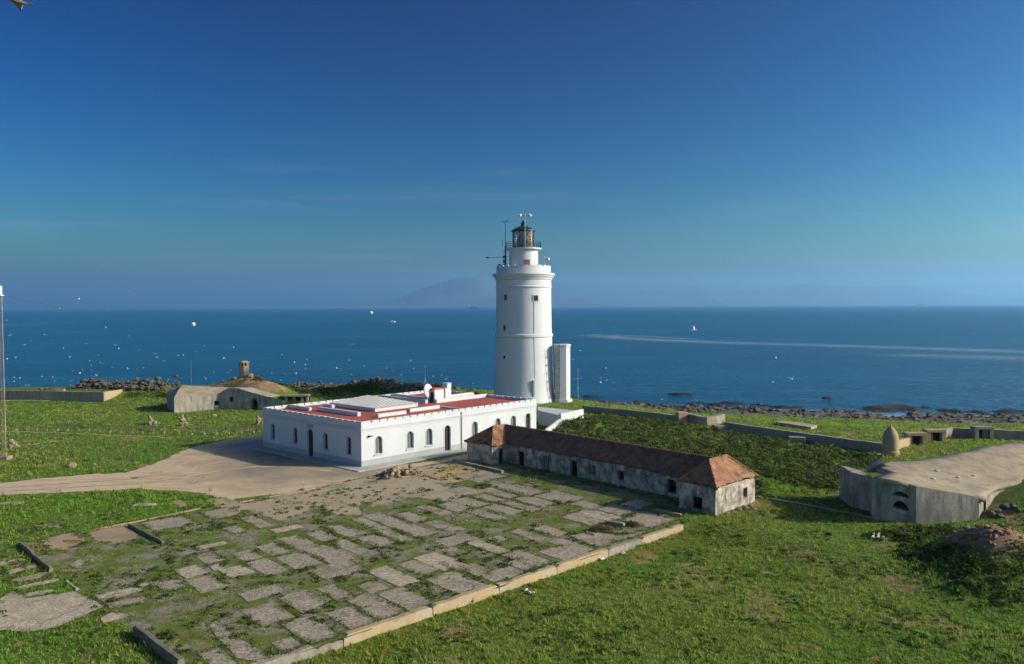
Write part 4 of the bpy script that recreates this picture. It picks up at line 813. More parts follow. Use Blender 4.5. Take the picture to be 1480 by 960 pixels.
def opening_frame(a, w_, z0_, z1_, nm, o3, ud, inn, leaf=None, bars=0):
    o3 = np.array(o3); ud = np.array([ud[0], ud[1], 0]); inn = np.array([inn[0], inn[1], 0]); P = lambda x, z, d: o3+ud*x+inn*d+np.array([0, 0, z]); axx = (ud, inn, np.array([0, 0, 1.]))
    m = MB()
    for s in (-1, 1): m.box(P(a+s*(w_/2-.05), (z0_+z1_)/2, .2), (.09, .1, z1_-z0_), ax=axx)
    m.box(P(a, z1_-.05, .2), (w_-.2, .1, .09), ax=axx)
    for k in range(bars): m.box(P(a+(k-(bars-1)/2)*w_/(bars+1), (z0_+z1_)/2, .2), (.05, .05, z1_-z0_-.1), ax=axx)
    if nm == 'window': m.box(P(a, z0_+.05, .2), (w_-.2, .1, .09), ax=axx)
    f_ = m.build(nm, MT['wood'], OB)
    if leaf: q = MB(); q.box(P(a-w_*.17, (z0_+z1_)/2, .26), (w_*.56, .05, (z1_-z0_)*.92), ax=axx); q.build(leaf, MT['wood'], f_)
opening_frame(*fac[0], 'door', S(0, 0, 0), od, ob); opening_frame(*fac[1], 'door', S(0, 0, 0), od, ob, 'door_leaf'); opening_frame(*fac[2], 'door', S(0, 0, 0), od, ob)
opening_frame(*fwn[0], 'window', S(0, 0, 0), od, ob, 'shutter', 1); opening_frame(*fwn[1], 'window', S(0, 0, 0), od, ob); opening_frame(*fd4[0], 'window', S(0, 0, 0), od, ob)
opening_frame(1.42, .72, -.1, 1.62, 'door', S(WL1, TF+.55, 0), ob, -od); opening_frame(1.75, 1.05, .12, 1.3, 'window', S(WR0, TF, 0), od, ob); opening_frame(4.75, .72, .62, 1.52, 'window', S(SR, TF, 0), ob, -od, None, 1)
# roof as a height field: max of three hip roofs, with tile rolls
def hiproof(s, t, s0, s1, t0, t1, ze, zr, ends=True):
    hs_, ht = (s1-s0)/2, (t1-t0)/2; half = min(hs_, ht); k = (zr-ze)/half
    ds = np.minimum(s-s0, s1-s); dt = np.minimum(t-t0, t1-t)
    return ze+k*np.minimum(ds, dt), ds < dt
oh = .22
ss = np.arange(SL-oh, SR+oh+.001, .055); ts = np.arange(TF-oh, TB_+oh+.001, .11); SS, TT = np.meshgrid(ss, ts)
za, ma = hiproof(SS, TT, SL-oh, SR+oh, -oh, TB_+oh, EV-.02, 3.72); za = np.where((TT < -oh-.01), -9, za)
zb, mb_ = hiproof(SS, TT, SL-oh, WL1+oh, TF+.55-oh, TB_+oh, EV-.02, 3.74); zb = np.where((SS > WL1+oh+.02) | (TT < TF+.55-oh-.01), -9, zb)
zc, mc = hiproof(SS, TT, WR0-oh, SR+oh, TF-oh, TB_+oh, EV+.2, 4.12); zc = np.where((SS < WR0-oh-.02), -9, zc)
ZZ = np.maximum(za, np.maximum(zb, zc)); MM = np.where(ZZ == za, ma, np.where(ZZ == zb, mb_, mc))
roll = np.where(MM, np.abs(np.sin(PI*TT/.34)), np.abs(np.sin(PI*SS/.34)))
course = np.where(MM, np.mod(SS*np.where(SS > 12, 1, -1), .4), np.mod(-TT*np.where(TT > 1.8, -1, 1), .4))
ok = ZZ > 0
ZZ2 = ZZ+.085*roll**.8-.05*(course/.4)+(fbm(SS*1.7, TT*1.7, 3, 5)-.5)*.09-.16*np.exp(-((SS-22.6)/1.6)**2-((TT+.1)/.5)**2)-.12*sst(.25, .0, SR+oh-SS)*(fbm(TT*1.4+3, SS*0+2, 3, 8) > .5)
# broken eave edges
edge = (np.minimum(np.minimum(SS-(SL-oh), SR+oh-SS), np.minimum(TT-(TF-oh), TB_+oh-TT)))
brk = (edge < .32*fbm(SS*1.1, TT*1.1, 4, 14)-.07) | ((TT > -1.2) & (TT < -oh+.01+.28*(fbm(SS*.9, TT*.2, 4, 17)-.38)) & (SS > WL1+.5) & (SS < WR0-.4))
brk |= (SS < WL1+.3) & (SS > WL1-2.2) & (TT < TF+.55-oh+.5*fbm(SS*2, TT*2, 3, 19))
ok &= ~brk
fk = ok[:-1, :-1] & ok[:-1, 1:] & ok[1:, 1:] & ok[1:, :-1]
n1, n0 = len(ss), len(ts); idx = np.arange(n1*n0).reshape(n0, n1)
fc = np.stack([idx[:-1, :-1], idx[:-1, 1:], idx[1:, 1:], idx[1:, :-1]], -1)[fk]
used, inv = np.unique(fc, return_inverse=True); fc = inv.reshape(-1, 4)
sv, tv, zv = SS.ravel()[used], TT.ravel()[used], ZZ2.ravel()[used]
rco = np.c_[od[0]*sv+ob[0]*tv, od[1]*sv+ob[1]*tv, zv]
rl = np.where((ZZ == za) & ~MM, 1., 0.).ravel()[used]; roof = bigmesh('roof', rco, fc, MT['tile'], {'lichen_shade': np.c_[rl, rl, rl]}, smooth=True); roof.parent = OB  # main long slopes masked darker: painted shade along with lichen
md = roof.modifiers.new('s', 'SOLIDIFY'); md.thickness = .09; md.offset = -1
cap = MB()
def ridge(p, q):
    p, q = np.array(p), np.array(q); L = np.linalg.norm(q-p); k = int(L/.42)+1
    for j in range(k): a = p+(q-p)*j/k; b = p+(q-p)*(j+1.06)/k; cap.tube(a+[0, 0, .02], b+[0, 0, -.02], .13, .11, 8)
sm = (SL+WL1)/2; sr_ = (WR0+SR)/2; tm = TB_/2
ridge(S(sm, tm, 3.72), S(sr_, tm, 3.72)); hl = (WL1-SL)/2+oh; ridge(S(sm, TF+.55-oh+hl, 3.74), S(sm, tm, 3.74)); ridge(S(SL-oh, TF+.55-oh, EV), S(sm, TF+.55-oh+hl, 3.74)); ridge(S(WL1+oh, TF+.55-oh, EV), S(sm, TF+.55-oh+hl, 3.74))
hr_ = (SR-WR0)/2+oh; ridge(S(sr_, TF-oh+hr_, 4.12), S(sr_, TB_+oh-hr_, 4.12)); ridge(S(WR0-oh, TF-oh, EV+.2), S(sr_, TF-oh+hr_, 4.12)); ridge(S(SR+oh, TF-oh, EV+.2), S(sr_, TF-oh+hr_, 4.12)); ridge(S(SR+oh, TB_+oh, EV+.2), S(sr_, TB_+oh-hr_, 4.12))
cap.build('ridge_tile', MT['tile'], roof, True, auto=.7)
def step_slab(px0, px1, wd, h, label, name='stone_kerb'):
    a, b = at(*px0)[:2], at(*px1)[:2]; d = (b-a)/np.linalg.norm(b-a); m = MB(); L = np.linalg.norm(b-a); k = max(2, int(L/1.1))
    for j in range(k): p = a+(b-a)*(j+.5)/k; m.box((p[0]+rng.uniform(-.04, .04), p[1]+rng.uniform(-.04, .04), h/2), (L/k*.96, wd, h*rng.uniform(.8, 1.1)), math.atan2(d[1], d[0])+rng.uniform(-.04, .04))
    o = m.build(name, MT['stonewall'], None, origin=(a[0], a[1], 0), bevel=.03); return tag(o, label, 'kerb')
step_slab((655, 667), (727, 684), .35, .28, 'broken pale stone kerb on the ground before the left wing of the tiled outbuilding')
step_slab((945, 739), (985, 746), .4, .2, 'short line of flat kerb stones before the right wing of the tiled outbuilding')

# ================================================================== LOW COURTYARD WALL AND STUB WALLS
LWt = thing('low_wall', 'long low ochre retaining wall running along the edge of the paved court', 'low wall', (W1[0], W1[1], 0))
L = np.hypot(*(W0-W1)); nwr = NW
def lw(u, d, z): p = W1+UW*u+NW*d; return (p[0], p[1], z)
cuts = [-9, -1.6, 4.4, 10.2, 15.3, 20.4, 25.6, 29.4, L+.2]; tops = [.10, .07, .10, .14, .10, .12, .04, .08]
for i in range(len(cuts)-1):
    u0, u1 = cuts[i]+.03, cuts[i+1]-.03; m = MB(); k = int((u1-u0)/.3)+1; us = np.linspace(u0, u1, k+1); vs = []
    for u in us:
        e_ = min(u-u0, u1-u); nick = .10*max(0, fbm(np.array([u*1.3]), np.array([i*3.1]), 3, 2)[0]-.5)*2+(.18*rng.random() if e_ < .02 else 0)+(.22 if (i == 1 and u1-u < 1.6) else 0)*rng.random(); zt = tops[i]-nick
        w_ = .03*(fbm(np.array([u*.9]), np.array([7.]), 3, 1)[0]-.5)
        vs += [lw(u, .07+w_, -1.0), lw(u, .05+w_, zt-.02), lw(u, -.0+w_, zt), lw(u, -.36, zt-.01), lw(u, -.38, -1.0)]
    fs = [(5*j+q, 5*j+q+5, 5*j+q+6, 5*j+q+1) for j in range(k) for q in range(4)]+[(0, 1, 2, 3, 4), tuple(5*k+q for q in range(5))[::-1]]
    m.add(vs, fs); m.build('wall_section', MT['stonewall'] if i in (1, 6) else MT['ochre'], LWt)
MT['oldwall'] = surf('old_wall', (.24, .20, .15), (.17, .145, .115), .8, 6, .95, .8, .06, stain=(.08, .075, .065), stain_amt=.7, grain=.4)
def stub_wall(p0, p1, wd, h, label, mt='oldwall'):
    a, b = np.array(p0[:2]), np.array(p1[:2]); d = (b-a); Ld = np.linalg.norm(d); d /= Ld; n_ = np.array([-d[1], d[0]]); k = int(Ld/.25)+1; m = MB(); vs = []
    for j in range(k+1):
        p = a+d*Ld*j/k; zt = h-.12*fbm(np.array([p[0]*1.1]), np.array([p[1]*1.1]), 3, 6)[0]-(.12*rng.random() if j in (0, k) else 0); g = -.3
        for sd_, z in ((wd/2, g), (wd/2-.02, zt-.04), (wd/2-.07, zt), (-wd/2+.07, zt), (-wd/2+.02, zt-.05), (-wd/2, g)): vs.append((p[0]+n_[0]*sd_, p[1]+n_[1]*sd_, z+Tz(p[0], p[1])))
    m.add(vs, [(6*j+q, 6*j+q+6, 6*j+q+7, 6*j+q+1) for j in range(k) for q in range(5)]+[tuple(range(6)), tuple(6*k+q for q in range(6))[::-1]])
    return tag(m.build('stub_wall', MT[mt], None, origin=(a[0], a[1], 0)), label, 'low wall')
stub_wall(at(197, 916), at(262, 968), .36, .55, 'thick broken wall stub with a dark side at the near left corner of the court')
stub_wall(at(29, 790), at(74, 827), .26, .34, 'low wall stub beside the row of pale slabs at the left edge')
stub_wall(at(187, 761), at(236, 787), .26, .32, 'low wall stub between the sandy patches and the grassy court')
stub_wall(at(94, 840), at(112, 853), .24, .16, 'tiny worn stone kerb at the corner of the large pale slab', 'paleslab')
step_slab((876, 757), (903, 762), .35, .3, 'dark timber edged planting trough by the dry bush in the court', 'stone_trough')

# ================================================================== RIGHT BUNKER
RB = thing('bunker', 'large concrete bunker with sandy domed roof and two arched slits at the right edge', 'bunker', (31, 61, 0))
def vwall(mb, pts_bot, pts_top): mb.add([*pts_bot, *pts_top], [(i, i+1, len(pts_bot)+i+1, len(pts_bot)+i) for i in range(len(pts_bot)-1)])
K1 = at(1260, 753); K2 = at(1323.8, 758.8); K3 = at(1415, 756); K4 = at(1425, 746)
fdir = (K2-K1)[:2]; FL = np.linalg.norm(fdir); fdir /= FL; finn = np.array([-fdir[1], fdir[0]])
mb = MB()
def zup(px, py, p): q = CP+ray(px, py)*(p[1]/ray(px, py)[1]); return q[2]
zt1, zt2, zt3 = zup(1260, 691.8, K1), zup(1323.8, 703, K2), zup(1415, 719, K3)
fa = lambda px: (onplane(px, 735, K1, fdir)-K1)[:2]@fdir
def zf(px, py): return onplane(px, py, K1, fdir)[2]
def lens_hole(pxa, pxb, pyb0, pyb1, rise, n=10):
    a0_, a1_ = fa(pxa), fa(pxb); zb0, zb1 = zf(pxa, pyb0), zf(pxb, pyb1)
    bot = [(a0_+(a1_-a0_)*k/n, zb0+(zb1-zb0)*k/n) for k in range(n+1)]
    top_ = [(a0_+(a1_-a0_)*k/n, zb0+(zb1-zb0)*k/n+rise*math.sin(PI*k/n)**.8) for k in range(n-1, 0, -1)]
    return bot+top_
h1_ = lens_hole(1287.5, 1315.5, 715.5, 720.5, .40); h2_ = lens_hole(1289, 1314.5, 733, 739.5, .66)
outl = [(0, -.6), (FL, -.6), (FL, zt2), (FL*.62, zt2+.30), (FL*.3, zt1+.02), (0, zt1)]
wall_face(mb, K1, fdir, finn, outl, [h1_, h2_], 1.1, False)
vwall(mb, [K2-[0, 0, .6], K3-[0, 0, .6], K4-[0, 0, .6]], [K2+[0, 0, zt2-.02], K3+[0, 0, zt3], K4+[0, 0, zt3-.35]])
far = at(1700, 700, 1.0); eb = [at(px, py, z) for px, py, z in ((1427, 717, 1.9), (1440, 704, 2.3), (1460, 699.5, 2.3), (1480, 697.5, 2.3), (1560, 690, 2.2))]; vwall(mb, [np.array([p[0], p[1]+.15, -.6]) for p in eb], [p+np.array([0, .15, -.1]) for p in eb])
K0b = K1+np.array([finn[0], finn[1], 0])*3.4; vwall(mb, [K0b-[0, 0, .6], K1-[0, 0, .6]], [K0b+[0, 0, zt1-.15], K1+[0, 0, zt1-.02]])
# dark chamber behind the embrasures
mb.build('wall', MT['concrete'], RB)
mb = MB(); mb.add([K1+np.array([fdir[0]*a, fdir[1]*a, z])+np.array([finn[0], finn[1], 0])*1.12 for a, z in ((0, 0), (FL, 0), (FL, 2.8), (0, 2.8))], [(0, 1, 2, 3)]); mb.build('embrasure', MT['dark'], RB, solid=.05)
mb = MB(); a_ = K1+np.array([fdir[0], fdir[1], 0])*fa(1291)+np.array([0, 0, zf(1291, 737)]); b_ = K1+np.array([fdir[0], fdir[1], 0])*fa(1314)+np.array([0, 0, zf(1314, 744)]); mb.tube(a_-np.array([finn[0], finn[1], 0])*.06, b_-np.array([finn[0], finn[1], 0])*.06, .12, n=6); mb.build('ledge', MT['concrete'], RB)
mb = MB(); G1, G2 = at(1229.5, 732.5), at(1259, 741); zg = zup(1229.5, 682.5, G1); inn3 = np.array([.1, 1, 0])*3
q = [G1, G2, G2+inn3, G1+inn3]; mb.prism([p-[0, 0, .6] for p in q], [p+[0, 0, zg] for p in q]); mb.build('side_block', MT['concrete'], RB, bevel=.05)
# roof: smooth shell through surveyed heights
rp = []
for px, py, z in ((1260, 690.5, zt1+.05), (1300, 696, zt2+.36), (1323.8, 701, zt2+.05), (1415, 718, zt3+.05), (1426, 722, zt3-.15)): p = at(px, py, z); rp.append((p[0], p[1], z))
edge_pts = [(1428, 712, 2.2), (1440, 704, 2.3), (1460, 699.5, 2.3), (1480, 697.5, 2.3), (1560, 690, 2.2), (1700, 684, 2.0)]
bk = [(1700, 632, 4.2), (1560, 634, 4.2), (1480, 637.5, 4.1), (1450, 641, 4.0), (1420, 646, 3.9), (1395, 652.5, 3.75), (1355, 660.5, 3.55), (1317, 666.5, 3.4), (1278, 668, 3.3), (1266, 677, 3.3), (1287, 681.5, 3.35)]
for px, py, z in edge_pts+bk: p = at(px, py, z); rp.append((p[0], p[1], z))
from mathutils import geometry as geo
rp2 = []
for i in range(len(rp)):
    a, b = np.array(rp[i]), np.array(rp[(i+1) % len(rp)]); k = max(1, int(np.linalg.norm((b-a)[:2])/.55))
    rp2 += [tuple(a+(b-a)*j/k) for j in range(k)]
rp = rp2
bp = [Vector((p[0], p[1])) for p in rp]; rngb = [(p[0], p[1]) for p in rp]
xs_ = [p[0] for p in rp]; ys_ = [p[1] for p in rp]
RP = np.array(rp)
def roofz(x, y):
    d2 = (RP[:, 0]-x)**2+(RP[:, 1]-y)**2+1e-3; w_ = 1/d2**1.15; return (w_@RP[:, 2])/w_.sum()
inner = []
for xx in np.arange(min(xs_), max(xs_), .7):
    for yy in np.arange(min(ys_), max(ys_), .7):
        a, b = xx+rng.uniform(-.2, .2), yy+rng.uniform(-.2, .2)
        if inpoly(np.array([a]), np.array([b]), rngb)[0] and min(math.hypot(a-p[0], b-p[1]) for p in rp) > .45: inner.append(Vector((a, b)))
vs_, es_, fs_, *_ = geo.delaunay_2d_cdt(bp+inner, [], [list(range(len(bp)))], 1, 1e-4)
mb = MB(); mb.add([(v.x, v.y, (roofz(v.x, v.y)+.10*(fbm(np.array([v.x*.5]), np.array([v.y*.5]), 3, 5)[0]-.5))) for v in vs_], [tuple(f) for f in fs_]); mb.build('roof', MT['sandroof'], RB, True, solid=.35)
for px, py in ((1354, 673), (1349, 681), (1385, 677), (1408, 674)): 
    p = at(px, py, 3.55); z = roofz(p[0], p[1]); mb = MB(); mb.ball((p[0], p[1], z+.04), .15, 8, (1.4, .9, .6)); tag(mb.build('stone', MT['palewood'], None, origin=(p[0], p[1], z)), 'loose stone lying on the sandy bunker roof', 'stone', 'stones on the bunker roof')
mb = MB(); p = at(1263, 671, 3.2); mb.prism([(p[0]-.6, p[1]-.2, 2.5), (p[0]+.7, p[1]-.3, 2.5), (p[0]+.7, p[1]+.4, 2.5), (p[0]-.6, p[1]+.4, 2.5)], [(p[0]-.3, p[1]-.2, 3.2), (p[0]+.6, p[1]-.3, 3.95), (p[0]+.6, p[1]+.3, 3.9), (p[0]-.3, p[1]+.3, 3.15)]); mb.build('chunk', MT['sandroof'], RB)

# ================================================================== BULLET-SHAPED SENTRY BOX
p = gp(1287, 657.5); h = 3.35
OBJ = thing('sentry_box', 'tan bullet-shaped rendered sentry turret with a pointed top beside the old wall', 'turret', (p[0], p[1], p[2]))
mb = MB(); mb.lathe((p[0], p[1], p[2]), [(.95, -.4), (.95, .42), (.88, .5), (.84, .55), (.84, 1.7), (.82, 2.0), (.74, 2.35), (.58, 2.7), (.38, 2.98), (.2, 3.15), (.11, 3.22), (.08, 3.4), (.01, 3.5)], 28)
mb.build('turret', MT['obelisk'], OBJ, True, auto=.6)

# ================================================================== OLD STONE WALLS ALONG THE SHORE SIDE
def stone_wall(name, pts, h, thick, label, mt='stonewall', z_off=0):
    """pts: image survey of the wall foot; follows the terrain"""
    c = [gp(*q) for q in pts]; m = MB(); out = []
    for a, b in zip(c[:-1], c[1:]):
        k = max(1, int(np.linalg.norm((b-a)[:2])/.8))
        for j in range(k): out.append(a+(b-a)*j/k)
    out.append(c[-1]); vs = []; n_ = len(out)
    for i, p in enumerate(out):
        d = out[min(i+1, n_-1)][:2]-out[max(i-1, 0)][:2]; d /= np.linalg.norm(d); nn_ = np.array([-d[1], d[0]]); zt = p[2]+h*(1-.10*fbm(np.array([p[0]*.8]), np.array([p[1]*.8]), 3, 3)[0])
        b2 = p[:2]+nn_*thick
        vs += [(p[0], p[1], p[2]-.8), (p[0]+nn_[0]*.03, p[1]+nn_[1]*.03, zt), (b2[0], b2[1], zt-.02), (b2[0], b2[1], p[2]-.8)]
    m.add(vs, [(4*i+q, 4*i+q+4, 4*i+q+5, 4*i+q+1) for i in range(n_-1) for q in range(3)]+[(0, 1, 2, 3), tuple(4*(n_-1)+q for q in range(4))[::-1]])
    return tag(m.build(name, MT[mt], None, origin=tuple(out[0])), label, 'wall'), out
stone_wall('stone_wall', [(842, 595), (872, 598), (905, 601), (945, 606), (978, 610)], 1.0, .6, 'old grey stone wall running from the white terrace towards the round gun pit')
stone_wall('stone_wall', [(1046, 621), (1080, 627), (1130, 634), (1190, 643), (1240, 650), (1278, 655)], 1.15, .7, 'long grey stone wall between the scrub and the pointed turret')
stone_wall('stone_wall', [(1299, 650), (1325, 642), (1352, 637.5)], 1.1, .6, 'short sunlit tan wall with square openings just right of the pointed turret', 'ochre')
stone_wall('stone_wall', [(1352, 637.5), (1368, 634), (1378, 631.5), (1425, 634), (1480, 636), (1560, 640)], 1.2, .8, 'grey stone wall behind the bunker roof at the right edge')
stone_wall('gun_pit_wall', [(990, 609), (997, 611), (1008, 614), (1022, 615.5), (1036, 614), (1048, 610)], 1.3, .9, 'dark curved wall of the sunken gun pit between two stone walls')
def block(px, py, sx_, sy_, sz_, rz, mt, name, label, cat, z=0, group=None):
    p = gp(px, py); m = MB(); m.box((p[0], p[1], p[2]+sz_/2-.1+z), (sx_, sy_, sz_+.2), rz); return tag(m.build(name, MT[mt], None, origin=tuple(p), bevel=.06), label, cat, group)
block(985, 610, 1.5, 1.2, 1.5, .2, 'ochre', 'wall_pier', 'sunlit ochre pier at the end of the stone wall by the gun pit', 'pier')
block(1043, 621.5, 2.4, 1.2, .7, .1, 'stonewall', 'stone_block', 'pale stone block lying at the start of the long grey wall', 'block')
block(1152, 640.5, 2.0, 1.0, .8, -.3, 'stonewall', 'stone_block', 'pale stone block lying halfway along the long grey wall', 'block')
for px, py, lb in ((1321, 643, 'square tan embrasure box with a black opening nearest the pointed turret'), (1349, 638, 'square tan embrasure box with a black opening farther right of the pointed turret'), (1418, 633.5, 'dark embrasure box in the grey wall behind the bunker roof')):
    p = gp(px, py); E_ = thing('embrasure_box', lb, 'embrasure', tuple(p)); m = MB(); u_ = np.array([1, 0, 0]); 
    for s in (-1, 1): m.box((p[0]+s*.95, p[1]-.2, p[2]+.55), (.5, 1.0, 1.5))
    m.box((p[0], p[1]-.2, p[2]+1.4), (2.5, 1.1, .35)); m.build('frame', MT['ochre' if px < 1400 else 'stonewall'], E_, bevel=.03)
    m = MB(); m.box((p[0], p[1]+.1, p[2]+.5), (1.4, .3, 1.45)); m.build('opening', MT['dark'], E_)
def flat_slab(px_pts, z, label, name='concrete_slab', mt='paleslab', th=.35):
    q = [at(a, b, z) for a, b in px_pts]; m = MB(); m.prism([(p[0], p[1], Tz(p[0], p[1])-.6) for p in q], [(p[0], p[1], z) for p in q]); tag(m.build(name, MT[mt], None, origin=tuple(q[0]-[0, 0, z]), bevel=.04), label, 'slab')
c_ = gp(1150, 614); flat_slab([(1122, 610), (1172, 617.5), (1181, 614.5), (1130, 607.5)], c_[2]+.45, 'flat pale concrete slab on the grass near the shore')

# ================================================================== LEFT BUNKER, LOOKOUT, MOUND RUINS
LBK = thing('bunker', 'weathered old bunker with sloping sandy roof dug into the mound behind the fence', 'bunker', (-55.6, 125.8, 0))
f1 = np.array([-55.6, 125.8, 0]); kk = np.array([-48.6, 129.6, 0]); l1 = np.array([-59.2, 131.2, 0]); apx = np.array([-56.6, 131.4, 4.05]); apr = np.array([-46.2, 134.6, 3.1])
mb = MB(); mb.add([f1-[0, 0, .6], f1+[0, 0, 2.5], apx, l1+[0, 0, 2.9], l1-[0, 0, .6]], [(0, 1, 2, 3, 4)])
wall_face(mb, f1, (kk-f1)[:2]/np.linalg.norm((kk-f1)[:2]), np.array([-.43, .9]), [(0, -.6), (7.97, -.6), (7.97, 2.7), (0, 2.5)], [rect(6.6, .8, .9, 1.6)], .6)
j1 = np.array([-49.6, 129.2, 0]); j2 = np.array([-41.0, 127.6, 0]); jd = (j2-j1)[:2]; JL = np.linalg.norm(jd); jd /= JL; ji = np.array([-jd[1], jd[0]])
wall_face(mb, j1, jd, ji, [(0, -.6), (JL+3, -.6), (JL+3, 1.9), (JL, 2.5), (JL*.62, 3.25), (JL*.42, 3.75), (JL*.22, 3.8), (JL*.08, 3.2), (0, 2.6)], [rect(2.3, .75, 1.5, 2.3), arch(6.5, 1.3, -.1, 2.0)], 1.2)
mb.build('wall', MT['concrete'], LBK)
mb = MB(); mb.add([np.array([j1[0]+jd[0]*a+ji[0]*1.25, j1[1]+jd[1]*a+ji[1]*1.25, z]) for a, z in ((1.2, 0), (JL, 0), (JL, 2.4), (1.2, 2.4))], [(0, 1, 2, 3)]); mb.build('doorway', MT['dark'], LBK, solid=.04)
mb = MB(); g_ = 14; vs = []; fs = []
A0, A1, B0, B1 = f1+[0, 0, 2.5], kk+[0, 0, 2.75], apx, apr
for j in range(7):
    for i in range(g_+1):
        s, t = i/g_, j/6; p = (A0*(1-s)+A1*s)*(1-t)+(B0*(1-s)+B1*s)*t; p = p+np.array([0, 0, .25*math.sin(PI*t)+.12*(fbm(np.array([s*5]), np.array([t*3]), 3, 2)[0]-.5)]); vs.append(p)
for j in range(6):
    for i in range(g_): fs.append((j*(g_+1)+i, j*(g_+1)+i+1, (j+1)*(g_+1)+i+1, (j+1)*(g_+1)+i))
mb.add(vs, fs)
bb = [apx, apr, np.array([-46, 140, 2.2]), np.array([-58.5, 137, 1.6]), l1+[0, 0, 2.9]]; mb.add(bb, [(0, 1, 2, 3), (0, 3, 4)])
mb.build('roof', MT['sandroof'], LBK, solid=.12)
mb = MB(); jt = [(0, 2.6), (JL*.08, 3.2), (JL*.22, 3.8), (JL*.42, 3.75), (JL*.62, 3.25), (JL, 2.5)]
mb.add([np.array([j1[0]+jd[0]*a, j1[1]+jd[1]*a, z+.03]) for a, z in jt]+[np.array([j1[0]+jd[0]*a+ji[0]*4.5, j1[1]+jd[1]*a+ji[1]*4.5, z-.3]) for a, z in jt], [(i, i+1, len(jt)+i+1, len(jt)+i) for i in range(len(jt)-1)])
mb.build('roof', MT['concrete'], LBK, solid=.15)
mb = MB(); q = np.array([-52.4, 128.2, 0]); mb.box((q[0], q[1], .4), (.9, .6, 1.0)); 
p = np.array([-50.7, 145.0]); z0 = Tz(*p)
LK = thing('lookout_turret', 'small square stone lookout turret on top of the sandy mound', 'turret', (p[0], p[1], z0))
mb = MB(); c0 = [(p[0]+.85*math.cos(PI/4*k+.3), p[1]+.85*math.sin(PI/4*k+.3)) for k in range(8)]; mb.prism([(x, y, z0-.6) for x, y in c0], [(x, y, z0+1.75) for x, y in c0])
for k in range(8): x, y = c0[k]; x = p[0]+(x-p[0])*.9; y = p[1]+(y-p[1])*.9; mb.box((x, y, z0+2.05), (.28, .28, .62), PI/4*k+.3)
mb.build('turret', MT['obelisk'], LK)
mb = MB(); mb.lathe((p[0], p[1], z0), [(.98, 2.34), (1.0, 2.5), (.4, 2.66), (.02, 2.74)], 8); mb.build('cap', MT['paleslab'], LK)
mb = MB(); mb.lathe((p[0], p[1], z0), [(.55, 1.74), (.55, 2.36)], 8); mb.build('opening', MT['dark'], LK)
def rockmesh(mb, c, r, seed, sc_=(1, 1, .7)):
    rr = random.Random(seed); bm = bmesh.new(); bmesh.ops.create_icosphere(bm, subdivisions=2, radius=1); ax_ = [Vector((rr.uniform(-1, 1), rr.uniform(-1, 1), rr.uniform(-1, 1))).normalized() for _ in range(7)]; dd_ = [rr.uniform(.55, .9) for _ in ax_]
    rot = Euler((rr.uniform(-.3, .3), rr.uniform(-.3, .3), rr.uniform(0, 6.3))).to_matrix(); vs = []
    for v in bm.verts:
        q = v.co.copy()
        for a, d in zip(ax_, dd_):
            e_ = q.dot(a)-d
            if e_ > 0: q -= a*e_
        q = rot@Vector((q.x*sc_[0], q.y*sc_[1], q.z*sc_[2])); vs.append((c[0]+q.x*r, c[1]+q.y*r, c[2]+q.z*r))
    mb.add(vs, [tuple(v.index for v in f.verts) for f in bm.faces]); bm.free()
def rock(px, py, r, mt, label, seed, group=None, sc_=(1, 1, .75), name='stone', sink=.3):
    p = gp(px, py); m = MB(); rockmesh(m, (p[0], p[1], p[2]+r*sink), r, seed, sc_); return tag(m.build(name, MT[mt], None, origin=tuple(p)), label, 'stone', group)
for k, (dx, dy, r) in enumerate(((1.5, -1.1, .75), (2.6, -.2, .55), (3.4, -.8, .45), (-1.4, -.9, .5))):
    m = MB(); q = p+np.array([dx, dy]); rockmesh(m, (q[0], q[1], Tz(*q)+.2), r, 60+k); tag(m.build('stone', MT['rubble'], None, origin=(q[0], q[1], Tz(*q))), 'broken stone lying beside the lookout turret on the mound', 'stone', 'stones around the lookout turret')
def ruin(px, py, w_, h, label, rz=.3):
    p = gp(px, py); R_ = thing('ruined_shelter', label, 'ruin', tuple(p)); m = MB(); c_, s_ = math.cos(rz), math.sin(rz)
    for a in (-w_/2, -w_*.12, w_*.25, w_/2): m.box((p[0]+a*c_, p[1]+a*s_, p[2]+h/2-.2), (.45, .5, h+.4), rz)
    m.box((p[0], p[1]+.1, p[2]+h+.1), (w_+.8, 1.4, .3), rz); m.build('frame', MT['stonewall'], R_, bevel=.05)
    m = MB(); m.box((p[0]-s_*1.0, p[1]+c_*1.0, p[2]+h/2), (w_+.5, .4, h), rz); m.build('opening', MT['dark'], R_)
ruin(429, 582, 3.6, 1.15, 'ruined stone shelter with dark openings just behind the left corner of the white building', .1)
block(519.5, 556, 1.3, 1.0, .9, .2, 'rubble', 'stone_hut', 'tiny square pale hut on the dark green knoll by the shore', 'hut', .3)
block(87, 566.5, 1.6, 1.2, .6, .2, 'rubble', 'stone_heap', 'small pale stone block just above the far left wall', 'block')
